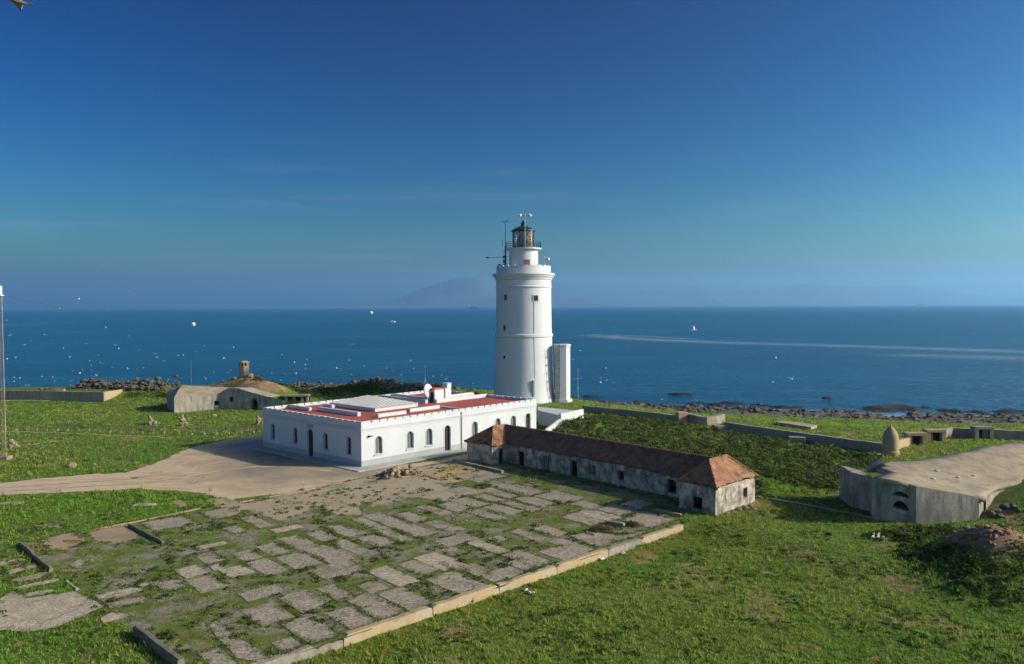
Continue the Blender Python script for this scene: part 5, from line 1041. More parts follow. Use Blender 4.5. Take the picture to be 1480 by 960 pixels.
# far left retaining wall with a sunlit return
WLb = thing('retaining_wall', 'long dark retaining wall with a sunlit pale return at the far left', 'wall', tuple(at(150, 581)))
a, b, c_ = at(-60, 577), at(150, 581), at(186, 566); 
def topz(px, py, p): return CP[2]+ray(px, py)[2]*(p[1]/ray(px, py)[1])
hh = topz(150, 567, b)
mb = MB(); n_ = np.array([0, .5, 0]); mb.prism([a-[0, 0, .8], b-[0, 0, .8], b+n_-[0, 0, .8], a+n_-[0, 0, .8]], [a+[0, 0, hh*1.02], b+[0, 0, hh], b+n_+[0, 0, hh], a+n_+[0, 0, hh*1.02]]); mb.build('wall_face', MT['stonewall'], WLb)
mb = MB(); o_ = b+(c_-b)*.012; n_ = np.array([-.5, 0, 0]); mb.prism([o_-[0, 0, .8], c_-[0, 0, .8], c_+n_-[0, 0, .8], o_+n_-[0, 0, .8]], [o_+[0, 0, hh], c_+[0, 0, hh*.35], c_+n_+[0, 0, hh*.35], o_+n_+[0, 0, hh]]); mb.build('wall_face', MT['ochre'], WLb)['label'] = 'sunlit pale end wall'
# ruined stumps in the left meadow
def stump(px, py, w_, h, label, seed):
    p = gp(px, py); m = MB()
    for k, (dx, dy, r, z) in enumerate(((0, 0, .55, .2), (.1, .05, .42, h*.55), (-.05, 0, .3, h*.9), (w_*.6, .1, .45, .15), (w_, .2, .3, .05))): rockmesh(m, (p[0]+dx, p[1]+dy, p[2]+z), r*1.0, seed+k, (1, .8, 1.0))
    tag(m.build('stone_stump', MT['rubble'], None, origin=tuple(p)), label, 'ruin')
stump(217, 614, 1.0, 1.2, 'crumbled brown masonry stump behind the left run of fence', 1)
stump(264, 615, .8, 1.5, 'taller crumbled masonry stump in the gap between the two fences', 20)
stump(373, 613, .8, 1.2, 'crumbled masonry stump close to the left corner of the white building', 40)
stump(17, 647, .7, .9, 'small block of masonry in the grass beside the lattice mast foot', 50)

# ================================================================== FENCES
def fence(label, p0, p1, n, gapx):
    a, b = gp(*p0), gp(*p1); Fn = thing('wooden_fence', label, 'fence', tuple(a)); pos = [a+(b-a)*k/(n-1) for k in range(n)]; pos = [np.array([p[0], p[1], Tz(p[0], p[1])]) for p in pos]
    for p in pos:
        m = MB(); m.tube(p-[0, 0, .2], p+[0, 0, 1.05], .06, n=6); po = m.build('post', MT['wood'], Fn)
        m = MB(); m.box((p[0], p[1]-.05, p[2]+.13), (.30, .30, .30)); m.build('footing', MT['obelisk'], po, bevel=.05)
    for p, q in zip(pos[:-1], pos[1:]):
        m = MB(); z = np.array([0, 0, 1.]); m.tube(p+z*.98, q+z*.98, .04, n=5); m.tube(p+z*.2, q+z*.95, .03, n=5); m.tube(p+z*.95, q+z*.2, .03, n=5); m.build('rail', MT['wood'], Fn)
fence('weathered cross-braced wooden fence with pale post footings in the meadow at the far left', (8, 622), (237, 627), 16, 0)
fence('weathered cross-braced wooden fence between the old bunker and the white building', (259, 629), (384, 626), 8, 0)
# ================================================================== LATTICE MAST, WIRE WITH MARKER BALLS
p = gp(7.5, 664); mx, my, mz = p; MS = thing('lattice_mast', 'slender red and white lattice mast at the left edge of the meadow', 'mast', tuple(p))
top = at_y(1.5, 424, my)[2]; mb = MB(); w_ = .19; mast_top = np.array([mx, my, top])
tri = [(mx+w_*math.cos(a), my+w_*math.sin(a)) for a in (PI/2, PI/2+2*PI/3, PI/2+4*PI/3)]
for x, y in tri: mb.tube((x, y, mz), (x, y, top), .028, n=5)
zz = mz; k = 0
while zz < top-.6:
    for i in range(3):
        (xa, ya), (xb, yb) = tri[i], tri[(i+1) % 3]
        mb.tube((xa, ya, zz), (xb, yb, zz+.55), .013, n=4, cap=False); mb.tube((xa, ya, zz+.55), (xb, yb, zz+.55), .013, n=4, cap=False)
    zz += .55
mb.build('lattice', MT['maststeel'], MS)
mb = MB(); mb.tube((mx, my, top-.2), (mx, my, top+.85), .15, n=10); mb.tube((mx, my, top-.28), (mx, my, top-.2), .34, n=10); mb.build('beacon', MT['whitepaint'], MS)
mb = MB(); mb.box((mx, my, mz+.15), (1.1, 1.1, .5)); mb.build('base', MT['rubble'], MS, bevel=.05)
wire_a = np.array([mx+.2, my, top-.2]); wire_b = np.array([LX-5.0, LY-1.2, 24.4])
def wire_pt(t, sag=6.6): p = wire_a+(wire_b-wire_a)*t; return p-np.array([0, 0, sag*4*t*(1-t)])
cu = bpy.data.curves.new('aerial_wire', 'CURVE'); cu.dimensions = '3D'; cu.bevel_depth = .012; cu.bevel_resolution = 1; sp = cu.splines.new('POLY'); sp.points.add(60)
for i in range(61): sp.points[i].co = (*wire_pt(i/60), 1)
# (converted to a mesh through an evaluated copy so it counts like everything else)
tmp = bpy.data.objects.new('tmp', cu); COL.objects.link(tmp); dg = bpy.context.evaluated_depsgraph_get(); me = bpy.data.meshes.new_from_object(tmp.evaluated_get(dg)); bpy.data.objects.remove(tmp)
wo = bpy.data.objects.new('aerial_wire', me); me.materials.clear(); me.materials.append(MT['metal']); COL.objects.link(wo); tag(wo, 'thin sagging aerial wire strung from the lattice mast to the lighthouse gallery', 'wire')
for px, lb in ((280, 'white marker ball hanging on the aerial wire farther left, nearer the mast'), (536, 'white marker ball hanging on the aerial wire nearer the lighthouse')):
    best = min((abs((lambda d: CX+F*(d@rt)/(d@fw))(wire_pt(t)-CP)-px), t) for t in np.linspace(0, 1, 600))[1]; q = wire_pt(best)
    m = MB(); m.ball(q, .27, 14); tag(m.build('marker_ball', MT['whitepaint'], None, True, origin=tuple(q)), lb, 'marker ball', 'marker balls on the aerial wire')
def pole(px, py, pytop, r, name, label, cat, cross=0, mt='galv'):
    p = gp(px, py); z = topz(px, pytop, p); m = MB(); m.tube(p-[0, 0, .2], (p[0], p[1], z), r, r*.6, 6)
    if cross: m.tube((p[0]-cross, p[1], z-1.9), (p[0]+cross, p[1], z-1.9), r*.6, n=5); m.tube((p[0], p[1]-cross, z-1.9), (p[0], p[1]+cross, z-1.9), r*.6, n=5)
    tag(m.build(name, MT[mt], None, origin=tuple(p)), label, cat)
pole(835.4, 580, 532, .05, 'aerial_pole', 'thin pole aerial with cross arms standing on the shore right of the white shaft', 'aerial', .75)
pole(276.7, 556.5, 521, .035, 'whip_aerial', 'hair-thin whip aerial rising behind the old bunker roof', 'aerial', 0)

# ================================================================== SMALL THINGS
# rubble pile on the court
prng = random.Random(5)
for k in range(56):
    t = prng.random(); px = 557+46*t+prng.uniform(-3, 3); py = 690-7*t+prng.uniform(-4.5, 3.5); r = prng.uniform(.14, .36)*(1.1 if t < .5 else 1); zz = max(0, .75-abs(t-.28)*2.2)*prng.random()+max(0, .55-abs(t-.75)*3)*prng.random()
    p = at(px, py, 0); m = MB(); rockmesh(m, (p[0], p[1], r*.45+zz), r, 300+k, (1, .85, .8)); tag(m.build('rubble_stone', MT['rubble'], None, origin=(p[0], p[1], 0)), 'rough brown stone in the rubble heap on the court before the white building', 'stone', 'stones of the rubble heap')
for px, py, n_, lb in ((868, 810, 5, 'crumpled white plastic bag in the grass by the low ochre wall'), (898, 801.5, 2, 'small pale blue scrap of plastic in the grass by the low wall'), (767, 859, 3, 'round white litter in the grass below the low wall'), (759, 855, 1, 'tiny white scrap lying beside the round white litter')):
    p = gp(px, py); m = MB()
    for k in range(n_): rockmesh(m, (p[0]+rng.uniform(-.2, .2)*(n_ > 1), p[1]+rng.uniform(-.15, .15)*(n_ > 1), p[2]+.12), rng.uniform(.09, .17), int(px)+k, (1.3, 1, .55))
    tag(m.build('plastic_litter', MT['bag'], None, origin=tuple(p)), lb, 'litter')
p = gp(1271, 776); m = MB()
for k in range(3): m.box((p[0]-.45+k*.4, p[1], p[2]+.12), (.16, 1.3, .08), -.5)
for s in (-1, 1): m.box((p[0]-.05+s*.25, p[1]+s*.4, p[2]+.05), (1.2, .08, .07), -.5)
tag(m.build('pallet', MT['palewood'], None, origin=tuple(p)), 'small pale slatted pallet lying on the lawn before the bunker', 'pallet')
for k, (px, py, r) in enumerate(((1068, 738, .3), (1078, 736, .36), (1085, 733, .25), (1060, 741, .2), (1052, 744, .22), (1090, 737, .22), (1046, 748, .15))):
    rock(px, py, r, 'rubble', 'pale broken stone at the foot of the right end wall of the tiled outbuilding', 500+k, 'stones by the outbuilding end wall')
for k, (px, py, r) in enumerate(((1440, 741, .45), (1452, 735, .4), (1463, 733, .35), (1432, 745, .4), (1470, 739, .3), (1446, 747, .3))):
    rock(px, py, r, 'rock', 'grey broken boulder in the shade beyond the right end of the bunker', 540+k, 'boulders by the bunker end')
for k, (px, py) in enumerate(((208, 730), (16, 728))):
    p = at(px, py); m = MB(); m.prism([(p[0]-.9, p[1]-.35, 0), (p[0]+.9, p[1]-.3, 0), (p[0]+1., p[1]+.35, 0), (p[0]-.7, p[1]+.4, 0)], [(p[0]-.85, p[1]-.3, .08), (p[0]+.85, p[1]-.25, .09), (p[0]+.95, p[1]+.3, .09), (p[0]-.65, p[1]+.35, .08)]); tag(m.build('flat_stone', MT['paleslab'], None, origin=tuple(p)), ('flat pale slab of stone in the grass near the road', 'small flat pale stone in the grass at the left edge')[k], 'stone')
def stone_at(px, py, r, lb, seed, mt='rubble'): rock(px, py, r, mt, lb, seed, None)
stone_at(105, 675, .5, 'low pale stone lying in the meadow above the dirt road', 700); stone_at(309, 603, .45, 'pale yellowish stone in the grass before the old bunker', 701)
p = at(848, 806-36); m = MB(); m.tube((p[0], p[1], .12), (p[0]+.55, p[1]-.9, .08), .05, n=5); tag(m.build('pipe', MT['palewood'], None, origin=tuple(p)), 'short pale pipe lying among the weeds of the court', 'pipe')

# ships on the horizon
def ship(px, L_, H_, y, label, mt='metal'):
    x = (px-CX)/F*y; Sx = thing('ship', label, 'ship', (x, y, SEA)); m = MB(); h_ = H_*.35
    m.prism([(x-L_*.46, y-8, SEA-.5), (x+L_*.42, y-8, SEA-.5), (x+L_*.47, y, SEA-.5), (x+L_*.42, y+8, SEA-.5), (x-L_*.46, y+8, SEA-.5)], [(x-L_*.5, y-9, SEA+h_), (x+L_*.46, y-9, SEA+h_), (x+L_*.53, y, SEA+h_*1.2), (x+L_*.46, y+9, SEA+h_), (x-L_*.5, y+9, SEA+h_)]); m.build('hull', MT[mt], Sx)
    m = MB(); m.box((x-L_*.38, y, SEA+h_+H_*.3), (L_*.14, 14, H_*.6)); m.box((x-L_*.40, y, SEA+h_+H_*.7), (L_*.05, 6, H_*.25)); m.build('bridge', MT['whitepaint'], Sx)
    m = MB()
    for k in range(5): m.box((x-L_*.22+k*L_*.14, y, SEA+h_+H_*.1), (L_*.11, 14, H_*.2*(1+.5*(k % 2)))); 
    m.build('cargo', MT['rust'], Sx)
ship(683, 110, 30, 8200, 'small grey cargo ship on the horizon left of the lighthouse'); ship(1330, 170, 34, 9500, 'faint long cargo ship on the horizon far right', 'galv')
q = at(567, 466, SEA); BT = thing('motor_boat', 'tiny white motor boat out on the open sea left of the lighthouse', 'boat', tuple(q)); m = MB(); m.prism([(q[0]-4, q[1]-1.2, SEA), (q[0]+3, q[1]-1.3, SEA), (q[0]+4.6, q[1], SEA), (q[0]+3, q[1]+1.3, SEA), (q[0]-4, q[1]+1.2, SEA)], [(q[0]-4.2, q[1]-1.5, SEA+1.3), (q[0]+3.3, q[1]-1.6, SEA+1.5), (q[0]+5.6, q[1], SEA+1.9), (q[0]+3.3, q[1]+1.6, SEA+1.5), (q[0]-4.2, q[1]+1.5, SEA+1.3)]); m.build('hull', MT['whitepaint'], BT)
m = MB(); m.box((q[0]-.5, q[1], SEA+2.2), (3, 2.2, 1.5)); m.build('cabin', MT['whitepaint'], BT)

# ================================================================== GULLS
def gull_mesh(name, flap, mats, near=False):
    m = MB(); n = 10
    prof = [(-.30, .008, 0), (-.24, .035, 0), (-.12, .062, 0), (.0, .075, -.004), (.10, .066, 0), (.17, .045, .012), (.215, .042, .022), (.25, .03, .02), (.27, .012, .014)]
    vs = [];
    for x, r, z in prof:
        for i in range(n): a = 2*PI*i/n; vs.append((x, r*math.cos(a), z+r*.92*math.sin(a)))
    m.add(vs, [(k*n+i, k*n+(i+1) % n, (k+1)*n+(i+1) % n, (k+1)*n+i) for k in range(len(prof)-1) for i in range(n)]+[tuple(range(n))[::-1]])
    m.k = 2; m.tube((.26, 0, .014), (.315, 0, .002), .012, .003, 6)
    m.k = 0; m.add([(-.27, -.02, .0), (-.27, .02, 0), (-.42, .075, .005), (-.44, 0, .006), (-.42, -.075, .005), (-.27, 0, .014), (-.42, 0, .014)], [(0, 4, 3, 2, 1), (0, 5, 6, 4), (5, 1, 2, 6), (6, 2, 3), (4, 6, 3)])
    for s in (-1, 1):
        st = [(0.05, .03, .11, .11), (.18, .03+.10*flap, .13, .115), (.34, .03+.19*flap, .12, .085), (.50, .03+.20*flap, .05, .055), (.66, .03+.14*flap, -.06, .02)]; vs = []
        for (y, z, lead, tr) in st:
            ch = lead+tr
            vs += [(lead, s*y, z), (lead-ch*.35, s*y, z+.016), (lead-ch*1.0-.04, s*y, z-.004), (lead-ch*.35, s*y, z-.012)]
        q = len(st)
        m.k = 1 if near else 0; m.add(vs, [(4*k+i, 4*k+(i+1) % 4, 4*k+4+(i+1) % 4, 4*k+4+i) for k in range(q-2) for i in range(4)])
        m.k = 1; b0 = 4*(q-2); m.add(vs[b0:], [(i, (i+1) % 4, 4+(i+1) % 4, 4+i) for i in range(4)]+[(4, 5, 6, 7)])
    o = m.build(name, mats, None, True); return o
protos = [gull_mesh('gull', f_, [MT['gull'], MT['gullgrey'], MT['beak']]) for f_ in (.9, .3, 1.5, -.4)]
for pr_ in protos: COL.objects.unlink(pr_)
used_g = [0]
def gull(px, py, dist, label, scale=1., group=None, pose=None, rot=None):
    p = at_y(px, py, dist); src = protos[pose if pose is not None else prng.randrange(4)]; o = src.copy(); COL.objects.link(o); o.location = Vector(p); o.scale = (scale,)*3
    o.rotation_euler = rot or (prng.uniform(-.5, .5), prng.uniform(-.15, .15), prng.uniform(0, 6.28)); tag(o, label, 'gull', group); return o
zA = [(770, 88), (353, 188), (40, 258), (265, 345), (183, 380), (60, 348), (145, 405), (377, 425), (415, 478), (42, 490), (93, 480), (513, 397), (628, 302), (683, 407), (705, 428), (766, 353), (830, 437), (920, 458), (932, 480), (585, 468), (533, 500), (597, 512), (540, 530), (545, 555), (668, 540), (760, 548), (815, 550), (853, 543), (433, 560), (475, 573), (490, 555), (573, 587), (250, 593), (313, 597), (325, 622), (425, 618), (418, 645), (85, 600), (118, 603), (85, 622), (155, 645), (172, 647), (1215, 412), (1165, 445), (1090, 468), (1060, 468), (1388, 422), (1330, 487), (1372, 556), (1352, 572), (1268, 567), (1218, 598), (975, 500), (1225, 608), (25, 620), (470, 133)]
zB = [(195, 546), (345, 577), (270, 592), (335, 605), (335, 629), (280, 658), (213, 660), (135, 658), (190, 698), (595, 578), (613, 485), (545, 627), (522, 626), (548, 643), (610, 665), (685, 615), (818, 626), (856, 640), (978, 630), (1096, 675), (1145, 668), (1172, 688), (1332, 717), (905, 667), (960, 582)]
zC = [(120, 565), (168, 508), (297, 685), (297, 707), (337, 694), (375, 712), (332, 620), (473, 805), (592, 818), (680, 817), (732, 818), (715, 838), (805, 850), (1400, 552), (1378, 710), (900, 823), (1040, 870), (1070, 857)]
zD = [(63, 627), (85, 488)]
for a, b in zA: gull(a/4.111, 400+b/4.111, prng.uniform(150, 235), 'white gull on the wing among the flock over the sea left of the white building', .62, 'gulls over the sea on the left')
for a, b in zB: gull(360+a/4.111, 380+b/4.111, prng.uniform(165, 235), 'white gull on the wing over the sea behind the white building', .62, 'gulls over the sea behind the white building')
for a, b in zC: gull(800+a/4.353, 390+b/4.353, prng.uniform(165, 210), 'white gull on the wing low over the shore water right of the lighthouse', .7, 'gulls over the water right of the lighthouse')
gull(1117, 553, 190, 'white gull on the wing low over the shore water right of the lighthouse', 1.1, 'gulls over the water right of the lighthouse')
gull(1003.3, 477, 120, 'larger white gull with raised wings just below the pale streak on the sea', 1.2, None, 2, (.5, 0, .3))
gull(1145, 548, 130, 'white gull with wings lifted in a V over the sea on the right', 1.15, None, 2, (-.3, 0, 1.0))
bg_ = gull_mesh('gull', .5, [MT['brownf'], MT['gullgrey'], MT['beak']], True); bp_ = at_y(24, 2, 30); bg_.location = Vector(bp_); bg_.rotation_euler = (.25, -.1, 3.6); bg_.scale = (1.25,)*3
tag(bg_, 'brownish gull gliding close by, cut off at the top left corner of the picture', 'gull')
for pr_ in protos: bpy.data.objects.remove(pr_)

# ================================================================== SHORE ROCKS
def ico_template():
    bm = bmesh.new(); bmesh.ops.create_icosphere(bm, subdivisions=2, radius=1); v = np.array([x.co[:] for x in bm.verts]); f = np.array([[q.index for q in p.verts] for p in bm.faces]); bm.free(); return v, f
IV, IF = ico_template()
def rock_field(name, pts, rad, seed, mat, flat=(.5, .85)):
    r2 = np.random.default_rng(seed); N = len(pts); co = np.repeat(IV[None], N, 0)
    for _ in range(7):
        ax_ = r2.normal(size=(N, 3)); ax_ /= np.linalg.norm(ax_, axis=1)[:, None]; d = r2.uniform(.5, .9, N); e_ = np.maximum(np.einsum('nvk,nk->nv', co, ax_)-d[:, None], 0); co = co-e_[..., None]*ax_[:, None]
    sc3 = np.c_[r2.uniform(.8, 1.35, N), r2.uniform(.7, 1.1, N), r2.uniform(*flat, N)]; co = co*sc3[:, None]
    a = r2.uniform(0, 6.28, N); c_, s_ = np.cos(a)[:, None], np.sin(a)[:, None]; x, y = co[..., 0]*c_-co[..., 1]*s_, co[..., 0]*s_+co[..., 1]*c_
    co = np.stack([x, y, co[..., 2]], -1)*rad[:, None, None]+pts[:, None]
    fc = IF[None]+(np.arange(N)*len(IV))[:, None, None]
    o = bigmesh(name, co.reshape(-1, 3), fc.reshape(-1, 3), mat); tag(o, kind='stuff'); return o
P_ = []; R_ = []
n = 26000; x = rng.uniform(-118, 125, n); t = rng.beta(2.2, 1.3, n)*1.25-.12; y = np.interp(x, PLX, PLY)+(np.interp(x, SEX, SEY)-np.interp(x, PLX, PLY))*t
keep = (t > .18+.45*fbm(x*.09, y*.09, 3, 44)*(x > 0)) & (rng.random(n) < np.where(x > 0, .38, .6)); x, y, t = x[keep], y[keep], t[keep]; r = rng.lognormal(-1.3, .55, len(x)).clip(.1, .75)*np.where(t > .75, 1.2, .8)
P_.append(np.c_[x, y, T(x, y)+r*.1]); R_.append(r)
for (pa, pb, n, hgt, sp, dep) in (((122, 554), (232, 557), 900, 1.0, 1.5, 0), ((-10, 562), (60, 562), 40, .5, 2, 0), ((428, 553), (566, 553), 900, .7, 1.5, 0), ((566, 555), (640, 558), 320, .5, 1.8, 0), ((228, 555), (250, 554), 40, 1.8, 1.4, 0)):
    a, b = gp(pa[0], pa[1]+6), gp(pb[0], pb[1]+6); s = rng.random(n); q = a[None]+(b-a)[None]*s[:, None]+rng.normal(0, sp, (n, 3))*[.6, 1, 0]; z = T(q[:, 0], q[:, 1])+np.abs(rng.normal(0, hgt*.55, n))*(.5+fbm(s*9, s*0, 3, 3)); r = rng.lognormal(-1.15, .45, n).clip(.12, .8); P_.append(np.c_[q[:, :2], z]); R_.append(r)
rock_field('shore_rocks', np.vstack(P_), np.concatenate(R_), 3, MT['rock'])
# reef slabs that enclose the tide pools on the right
n = 6000; x = rng.uniform(30, 135, n); y = np.interp(x, SEX, SEY)+rng.normal(0, 5.5, n)-2; keep = fbm(x*.16, y*.28, 3, 91) > .50; x, y = x[keep], y[keep]; r = rng.lognormal(-.9, .5, len(x)).clip(.18, 1.2)
rock_field('reef_rocks', np.c_[x, y, np.full(len(x), SEA-.1)], r, 8, MT['rock'], (.35, .6))

# tide pools held among the reef rocks
m, nt, b, o = new_mat('tide_pool_water'); b.inputs['Base Color'].default_value = (.20, .27, .31, 1); b.inputs['Roughness'].default_value = .06; b.inputs['IOR'].default_value = 1.33
bump(nt, b, noise(nt, coords(nt, 'pos'), 1.2, 3), .1, .05)
mb = MB()
for pts in ([(1237, 611), (1246, 607.5), (1258, 607), (1256, 610.5), (1245, 612.5)], [(1276, 605.5), (1300, 605), (1322, 608), (1345, 610), (1368, 612.5), (1372, 616), (1340, 617), (1310, 614), (1296, 610), (1280, 609)], [(1384, 608), (1402, 607.5), (1420, 610.5), (1412, 613.5), (1392, 612)], [(1440, 611), (1452, 610.5), (1470, 615), (1458, 616.5)]):
    pg = ragged([at(a, b_, -6.4)[:2] for a, b_ in pts], .5, .4, 2); zt = max(Tz(*q) for q in pg); sheet(mb, pg, min(zt, -5.6)+.03)
tag(mb.build('tide_pools', m), kind='structure')

# ================================================================== VEGETATION
def leaves(name, cen, rad, nleaf, size, pal, seed, dome=.75, mat='leaf'):
    """clumps of small leaf faces filling domes at cen (n,3) of radius rad"""
    r2 = np.random.default_rng(seed); N = len(cen); k = nleaf
    d = r2.normal(size=(N, k, 3)); d[..., 2] = np.abs(d[..., 2]); d /= np.linalg.norm(d, axis=-1)[..., None]
    rr = r2.uniform(.45, 1.0, (N, k))**.6; p = cen[:, None]+d*(rr*rad[:, None])[..., None]*np.array([1, 1, dome])
    nrm = d+r2.normal(0, .55, (N, k, 3)); nrm /= np.linalg.norm(nrm, axis=-1)[..., None]
    tg = np.cross(nrm, r2.normal(size=(N, k, 3))); tg /= np.linalg.norm(tg, axis=-1)[..., None]; bt = np.cross(nrm, tg)
    s = (size*r2.uniform(.6, 1.4, (N, k))*(.6+.4*rad[:, None]/rad.mean()))[..., None]
    q = np.stack([p-tg*s, p+bt*s*.55, p+tg*s, p-bt*s*.55], 2).reshape(-1, 3); M = N*k; fc = np.arange(4*M).reshape(M, 4)
    pal = np.array(pal); ci = r2.integers(0, len(pal), N); c = pal[ci][:, None]*r2.uniform(.7, 1.3, (N, k, 1)); c = np.repeat(c.reshape(-1, 3), 4, 0)
    o = bigmesh(name, q, fc, MT[mat], {'col': c}); return o
def blades(name, pts, hgt, wid, nb, col, seed, lean=.6):
    r2 = np.random.default_rng(seed); N = len(pts); a = r2.uniform(0, 6.28, (N, nb)); off = r2.uniform(0, 1, (N, nb))*wid[:, None]
    b = np.stack([np.cos(a)*off, np.sin(a)*off, np.zeros_like(a)-.02], -1)+pts[:, None]; h = hgt[:, None]*r2.uniform(.55, 1.2, (N, nb)); ln = h*lean*r2.uniform(.3, 1.2, (N, nb)); a2 = a+r2.normal(0, .8, (N, nb))
    tip = b+np.stack([np.cos(a2)*ln, np.sin(a2)*ln, h], -1); w_ = (wid[:, None]*r2.uniform(.10, .22, (N, nb)))[..., None]; pr = np.stack([-np.sin(a2), np.cos(a2), np.zeros_like(a)], -1)*w_
    q = np.stack([b-pr, b+pr, tip], 2).reshape(-1, 3); M = N*nb; fc = np.arange(3*M).reshape(M, 3); c = col[:, None]*r2.uniform(.85, 1.15, (N, nb, 1)); c = np.repeat(c.reshape(-1, 3), 3, 0)
    return bigmesh(name, q, fc, MT['blade'], {'col': c})
def inany(x, y, polys):
    m = np.zeros(x.shape, bool)
    for p in polys:
        pa = np.array(p); lo, hi = pa.min(0), pa.max(0); s = (x > lo[0]) & (x < hi[0]) & (y > lo[1]) & (y < hi[1])
        if s.any(): m[s] |= inpoly(x[s], y[s], p)
    return m
bare_px = [[(33.2+3.2*math.cos(a), 51.6+2.9*math.sin(a)) for a in np.linspace(0, 6.1, 14)], [(-46.5+3.2*math.cos(a), 138+2.6*math.sin(a)) for a in np.linspace(0, 6.1, 14)], px_poly([(-120, 705), (0, 697), (100, 687), (180, 682), (228, 668), (262, 652), (322, 636), (385, 627), (385, 650), (523, 678), (700, 650), (720, 662), (620, 673), (480, 702), (335, 724), (298, 716), (200, 708), (90, 714), (0, 718), (-120, 728)])]
bldg = [[tuple(B(-1.6, -1.6, 0)[:2]), tuple(B(LA+.6, -1.6, 0)[:2]), tuple(B(LA+.6, LBb+.3, 0)[:2]), tuple(B(-1.6, LBb+4, 0)[:2])], [tuple(S(SL-.1, TF+.4, 0)[:2]), tuple(S(WL1, TF+.4, 0)[:2]), tuple(S(WL1, 0, 0)[:2]), tuple(S(WR0, 0, 0)[:2]), tuple(S(WR0, TF-.1, 0)[:2]), tuple(S(SR+.1, TF-.1, 0)[:2]), tuple(S(SR+.1, TB_+.1, 0)[:2]), tuple(S(SL-.1, TB_+.1, 0)[:2])],
        rngb, [(K1[0], K1[1]), (K2[0], K2[1]), (K3[0], K3[1]), (45, 62), (45, 70), (29, 70)], [(LX+6*math.cos(a), LY+6*math.sin(a)) for a in np.linspace(0, 6.2, 16)], [(-59.5, 131), (-55.6, 125.7), (-48.6, 129.4), (-41, 127.5), (-38, 134), (-44, 141), (-58, 138)], [(t1[0], t1[1]), (t2[0], t2[1]), (t3[0], t3[1])]]
def sector(n, r0, r1, a=44):
    th = np.radians(90+rng.uniform(-a, a, n)); r = rng.uniform(r0, r1, n); return r*np.cos(th), r*np.sin(th)
def lawn_d(x, y): return (x-W0[0])*NW[0]+(y-W0[1])*NW[1]
court_in = lambda x, y: inpoly(x, y, courtp)
# scrub bank behind the outbuilding
n = 13000; x = rng.uniform(2, 70, n); y = rng.uniform(62, 128, n)
sp_ = [gp(*q)[:2] for q in ((800, 612), (815, 602), (850, 602), (900, 604), (950, 609), (985, 613), (1035, 623), (1080, 631), (1130, 638), (1190, 648), (1240, 656), (1270, 660), (1262, 672), (1228, 684), (1228, 712), (1190, 708), (1140, 700), (1096, 684))]
sp_ += [S(SR+1, TB_+1.3, 0)[:2], S(14, TB_+1.2, 0)[:2], S(0, TB_+1.2, 0)[:2]]
k = inpoly(x, y, sp_) & ~inany(x, y, bldg); x, y = x[k], y[k]; dens = fbm(x*.12, y*.12, 3, 61); k = rng.random(len(x)) < .45+.9*(dens-.35); x, y = x[k], y[k]
r = (1.15*rng.lognormal(-.75, .34, len(x))*(.7+.7*fbm(x*.2, y*.2, 3, 62))).clip(.2, .95)
o = leaves('scrub', np.c_[x, y, T(x, y)+r*.05], r, 46, .115, [(.078, .122, .030), (.10, .15, .036), (.060, .090, .027), (.118, .16, .046), (.145, .155, .065)], 5); tag(o, kind='stuff')
# shrubs elsewhere: knolls, mound sides, shade of the right bunker
cx_, cy_2, cr = [], [], []
for (mx_, my_, sx_, sy_, n, r0) in ((-29, 149, 8, 5, 420, .55), (-17, 151, 7, 4, 200, .5), (-43, 140, 5, 3, 60, .6), (-39, 133, 3, 2, 40, .6), (-70, 152, 6, 4, 60, .5), (28.6, 49.5, 1.5, 3.6, 120, .34), (32, 55.8, 4, 1.2, 70, .36), (48, 60, 6, 4, 200, .3), (37, 46, 5, 4, 190, .4), (31, 57.5, 4, 1.2, 60, .35), (-64, 146, 3, 2, 30, .7)):
    cx_.append(rng.normal(mx_, sx_*.55, n)); cy_2.append(rng.normal(my_, sy_*.55, n)); cr.append(rng.lognormal(0, .3, n)*r0)
x, y, r = np.concatenate(cx_), np.concatenate(cy_2), np.concatenate(cr); k = ~inany(x, y, bldg); x, y, r = x[k], y[k], r[k]
o = leaves('shrubs', np.c_[x, y, T(x, y)], r, 40, .115, [(.060, .095, .022), (.080, .120, .026), (.050, .076, .022), (.10, .12, .04)], 6); tag(o, kind='stuff')
# weeds: dark leafy plants in the joints of the court, and rosettes on the lawns
n = 9500; x, y = sector(n, 34, 92, 40); k = court_in(x, y) & ~inany(x, y, PAVED) & (fbm(x*.35, y*.35, 3, 71) > .48); x, y = x[k], y[k]; r = rng.lognormal(-1.55, .38, len(x)).clip(.08, .55)
x2, y2 = sector(7000, 32, 80, 44); k = ~court_in(x2, y2) & ~inany(x2, y2, bldg+bare_px) & (fbm(x2*.3, y2*.3, 3, 72) > .53); x2, y2 = x2[k], y2[k]; r2_ = rng.lognormal(-1.7, .42, len(x2)).clip(.07, .5)
x, y, r = np.r_[x, x2], np.r_[y, y2], np.r_[r, r2_]
o = leaves('weeds', np.c_[x, y, T(x, y)], r, 26, .06, [(.055, .105, .022), (.080, .145, .030), (.10, .155, .034), (.050, .080, .026), (.11, .115, .05)], 7, .6); tag(o, kind='stuff')
p = at(868, 768); m_ = leaves('dry_bush', np.array([[p[0]+a, p[1]+b, .05] for a, b in ((0, 0), (.5, .1), (-.45, .1), (.2, .35), (.75, .3))]), np.array([.62, .5, .42, .45, .35]), 260, .05, [(.20, .13, .065), (.15, .11, .05)], 9, .9); tag(m_, 'dry brown bush growing among the paving near the right end of the court', 'bush')
